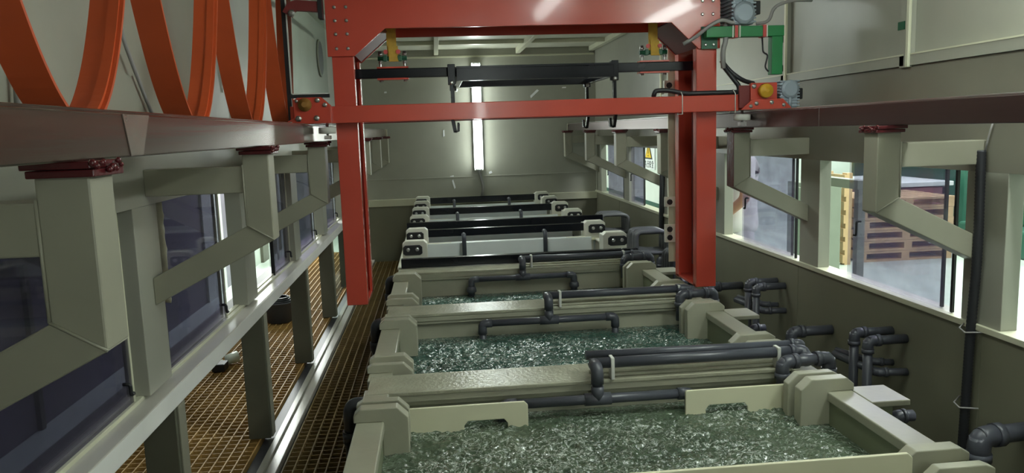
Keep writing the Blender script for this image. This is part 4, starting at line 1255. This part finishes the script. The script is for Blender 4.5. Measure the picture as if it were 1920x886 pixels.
tag(B(-1.47, -1.39, 4.90, 5.0, GZ, GZ + 0.05).build('rubber_block', 'black', None, 0.006), 'black block on the outer grating beside the pale scoop', 'block')
# crumpled plastic film on the second left post
m = MB()
nn = 24
vs = []
for j in range(nn + 1):
    for i in range(5):
        z = 1.20 + (1.535 - 1.20) * j / nn
        vs.append((-0.893 - 0.022 * i + 0.006 * noise.noise(Vector((i * 1.1, j * 0.5, 3))), 2.607 + 0.012 * noise.noise(Vector((i * 0.9, j * 0.35, 8))) + 0.02 * math.sin(i * 0.8), z))
m._add(vs, [(j * 5 + i, j * 5 + i + 1, (j + 1) * 5 + i + 1, (j + 1) * 5 + i) for j in range(nn) for i in range(4)], True)
o = m.build('plastic_film', 'film')
sm_ = o.modifiers.new('solid', 'SOLIDIFY'); sm_.thickness = 0.002
tag(o, 'crumpled plastic film stuck on the left window post by the second bracket', 'film')


# ================================================================== PERSON outside the right window
def skinned(name, nodes, edges, material, parent, sub=2):
    me = bpy.data.meshes.new(name)
    me.from_pydata([tuple(Vector(n[:3]) - ORG[parent.name]) for n in nodes], edges, [])
    me.materials.append(MATS[material])
    o = bpy.data.objects.new(name, me)
    C.objects.link(o)
    o.parent = parent
    ORG[o.name] = ORG[parent.name]
    sk = o.modifiers.new('skin', 'SKIN')
    for i, n in enumerate(nodes):
        me.skin_vertices[0].data[i].radius = (n[3], n[4] if len(n) > 4 else n[3])
        me.skin_vertices[0].data[i].use_root = (i == 0)
    sk.use_smooth_shade = True
    sb = o.modifiers.new('sub', 'SUBSURF'); sb.levels = sub; sb.render_levels = sub
    return o


px, py = 2.34, 5.80
pr = thing('person', 'person in white short-sleeved shirt outside the right window, forearm bent', 'person', (px, py, 0))
N = [(px, py, 0.98, 0.10, 0.10), (px, py, 1.15, 0.10, 0.10), (px, py, 1.36, 0.12, 0.12), (px, py, 1.48, 0.07), (px, py, 1.55, 0.055), (px, py - 0.01, 1.66, 0.085, 0.095), (px, py, 1.76, 0.07, 0.08),
     (px - 0.02, py - 0.18, 1.44, 0.055), (px - 0.06, py - 0.27, 1.17, 0.045), (px - 0.12, py - 0.12, 1.06, 0.034), (px - 0.12, py - 0.08, 1.035, 0.03),
     (px, py + 0.18, 1.44, 0.055), (px, py + 0.23, 1.16, 0.045), (px - 0.08, py + 0.20, 0.92, 0.032),
     (px, py - 0.08, 0.88, 0.07), (px, py - 0.10, 0.50, 0.06), (px, py - 0.10, 0.09, 0.042), (px - 0.15, py - 0.11, 0.04, 0.038),
     (px, py + 0.08, 0.88, 0.07), (px, py + 0.10, 0.50, 0.06), (px, py + 0.10, 0.09, 0.042), (px - 0.15, py + 0.11, 0.04, 0.038)]
E_ = [(0, 1), (1, 2), (2, 3), (3, 4), (4, 5), (5, 6), (3, 7), (7, 8), (8, 9), (9, 10), (3, 11), (11, 12), (12, 13), (0, 14), (14, 15), (15, 16), (16, 17), (0, 18), (18, 19), (19, 20), (20, 21)]
# fingers of the visible hand
hb = Vector((px - 0.12, py - 0.08, 1.035))
for i, (dz, ln) in enumerate(((0.022, 0.075), (0.008, 0.085), (-0.007, 0.08), (-0.02, 0.065))):
    a = hb + Vector((-0.005, 0.035, dz)); b = hb + Vector((-0.02, 0.035 + ln * 0.6, dz - 0.012)); c = hb + Vector((0.0, 0.035 + ln * 0.8, dz - 0.03))
    n = len(N)
    N += [tuple(a) + (0.010,), tuple(b) + (0.0085,), tuple(c) + (0.007,)]
    E_ += [(10, n), (n, n + 1), (n + 1, n + 2)]
n = len(N)
a = hb + Vector((0.015, 0.0, 0.03)); b = hb + Vector((0.0, 0.03, 0.05))
N += [tuple(a) + (0.011,), tuple(b) + (0.009,)]
E_ += [(9, n), (n, n + 1)]
body = skinned('body', N, E_, 'skin', pr)
sh = [(px, py, 1.15, 0.145, 0.145), (px, py, 0.84, 0.185, 0.185), (px, py, 1.34, 0.16, 0.16), (px, py, 1.46, 0.10),
      (px - 0.02, py - 0.185, 1.44, 0.075), (px - 0.055, py - 0.26, 1.20, 0.066), (px, py + 0.185, 1.44, 0.075), (px, py + 0.225, 1.20, 0.066)]
skinned('shirt', sh, [(0, 1), (0, 2), (2, 3), (3, 4), (4, 5), (3, 6), (6, 7)], 'shirt', pr)
tr = [(px, py, 0.92, 0.13, 0.13), (px, py - 0.085, 0.78, 0.095), (px, py - 0.10, 0.50, 0.08), (px, py - 0.10, 0.08, 0.07), (px, py + 0.085, 0.78, 0.095), (px, py + 0.10, 0.50, 0.08), (px, py + 0.10, 0.08, 0.07), (px, py, 1.04, 0.12, 0.12)]
skinned('trousers', tr, [(0, 1), (1, 2), (2, 3), (0, 4), (4, 5), (5, 6), (0, 7)], 'trousers', pr)
MB().sphere((px + 0.015, py, 1.715), 0.108, 14, 10, (1, 0.92, 0.95)).build('hair', 'hair', pr)
for s in (-1, 1):
    MB().sphere((px - 0.085, py + s * 0.032, 1.675), 0.012, 8, 6).build('eye', 'ink', pr)
MB().sphere((px - 0.098, py, 1.645), 0.016, 8, 6).build('nose', 'skin', pr)
MB().box(px - 0.092, px - 0.084, py - 0.022, py + 0.022, 1.603, 1.611).build('mouth', 'tape_red', pr)
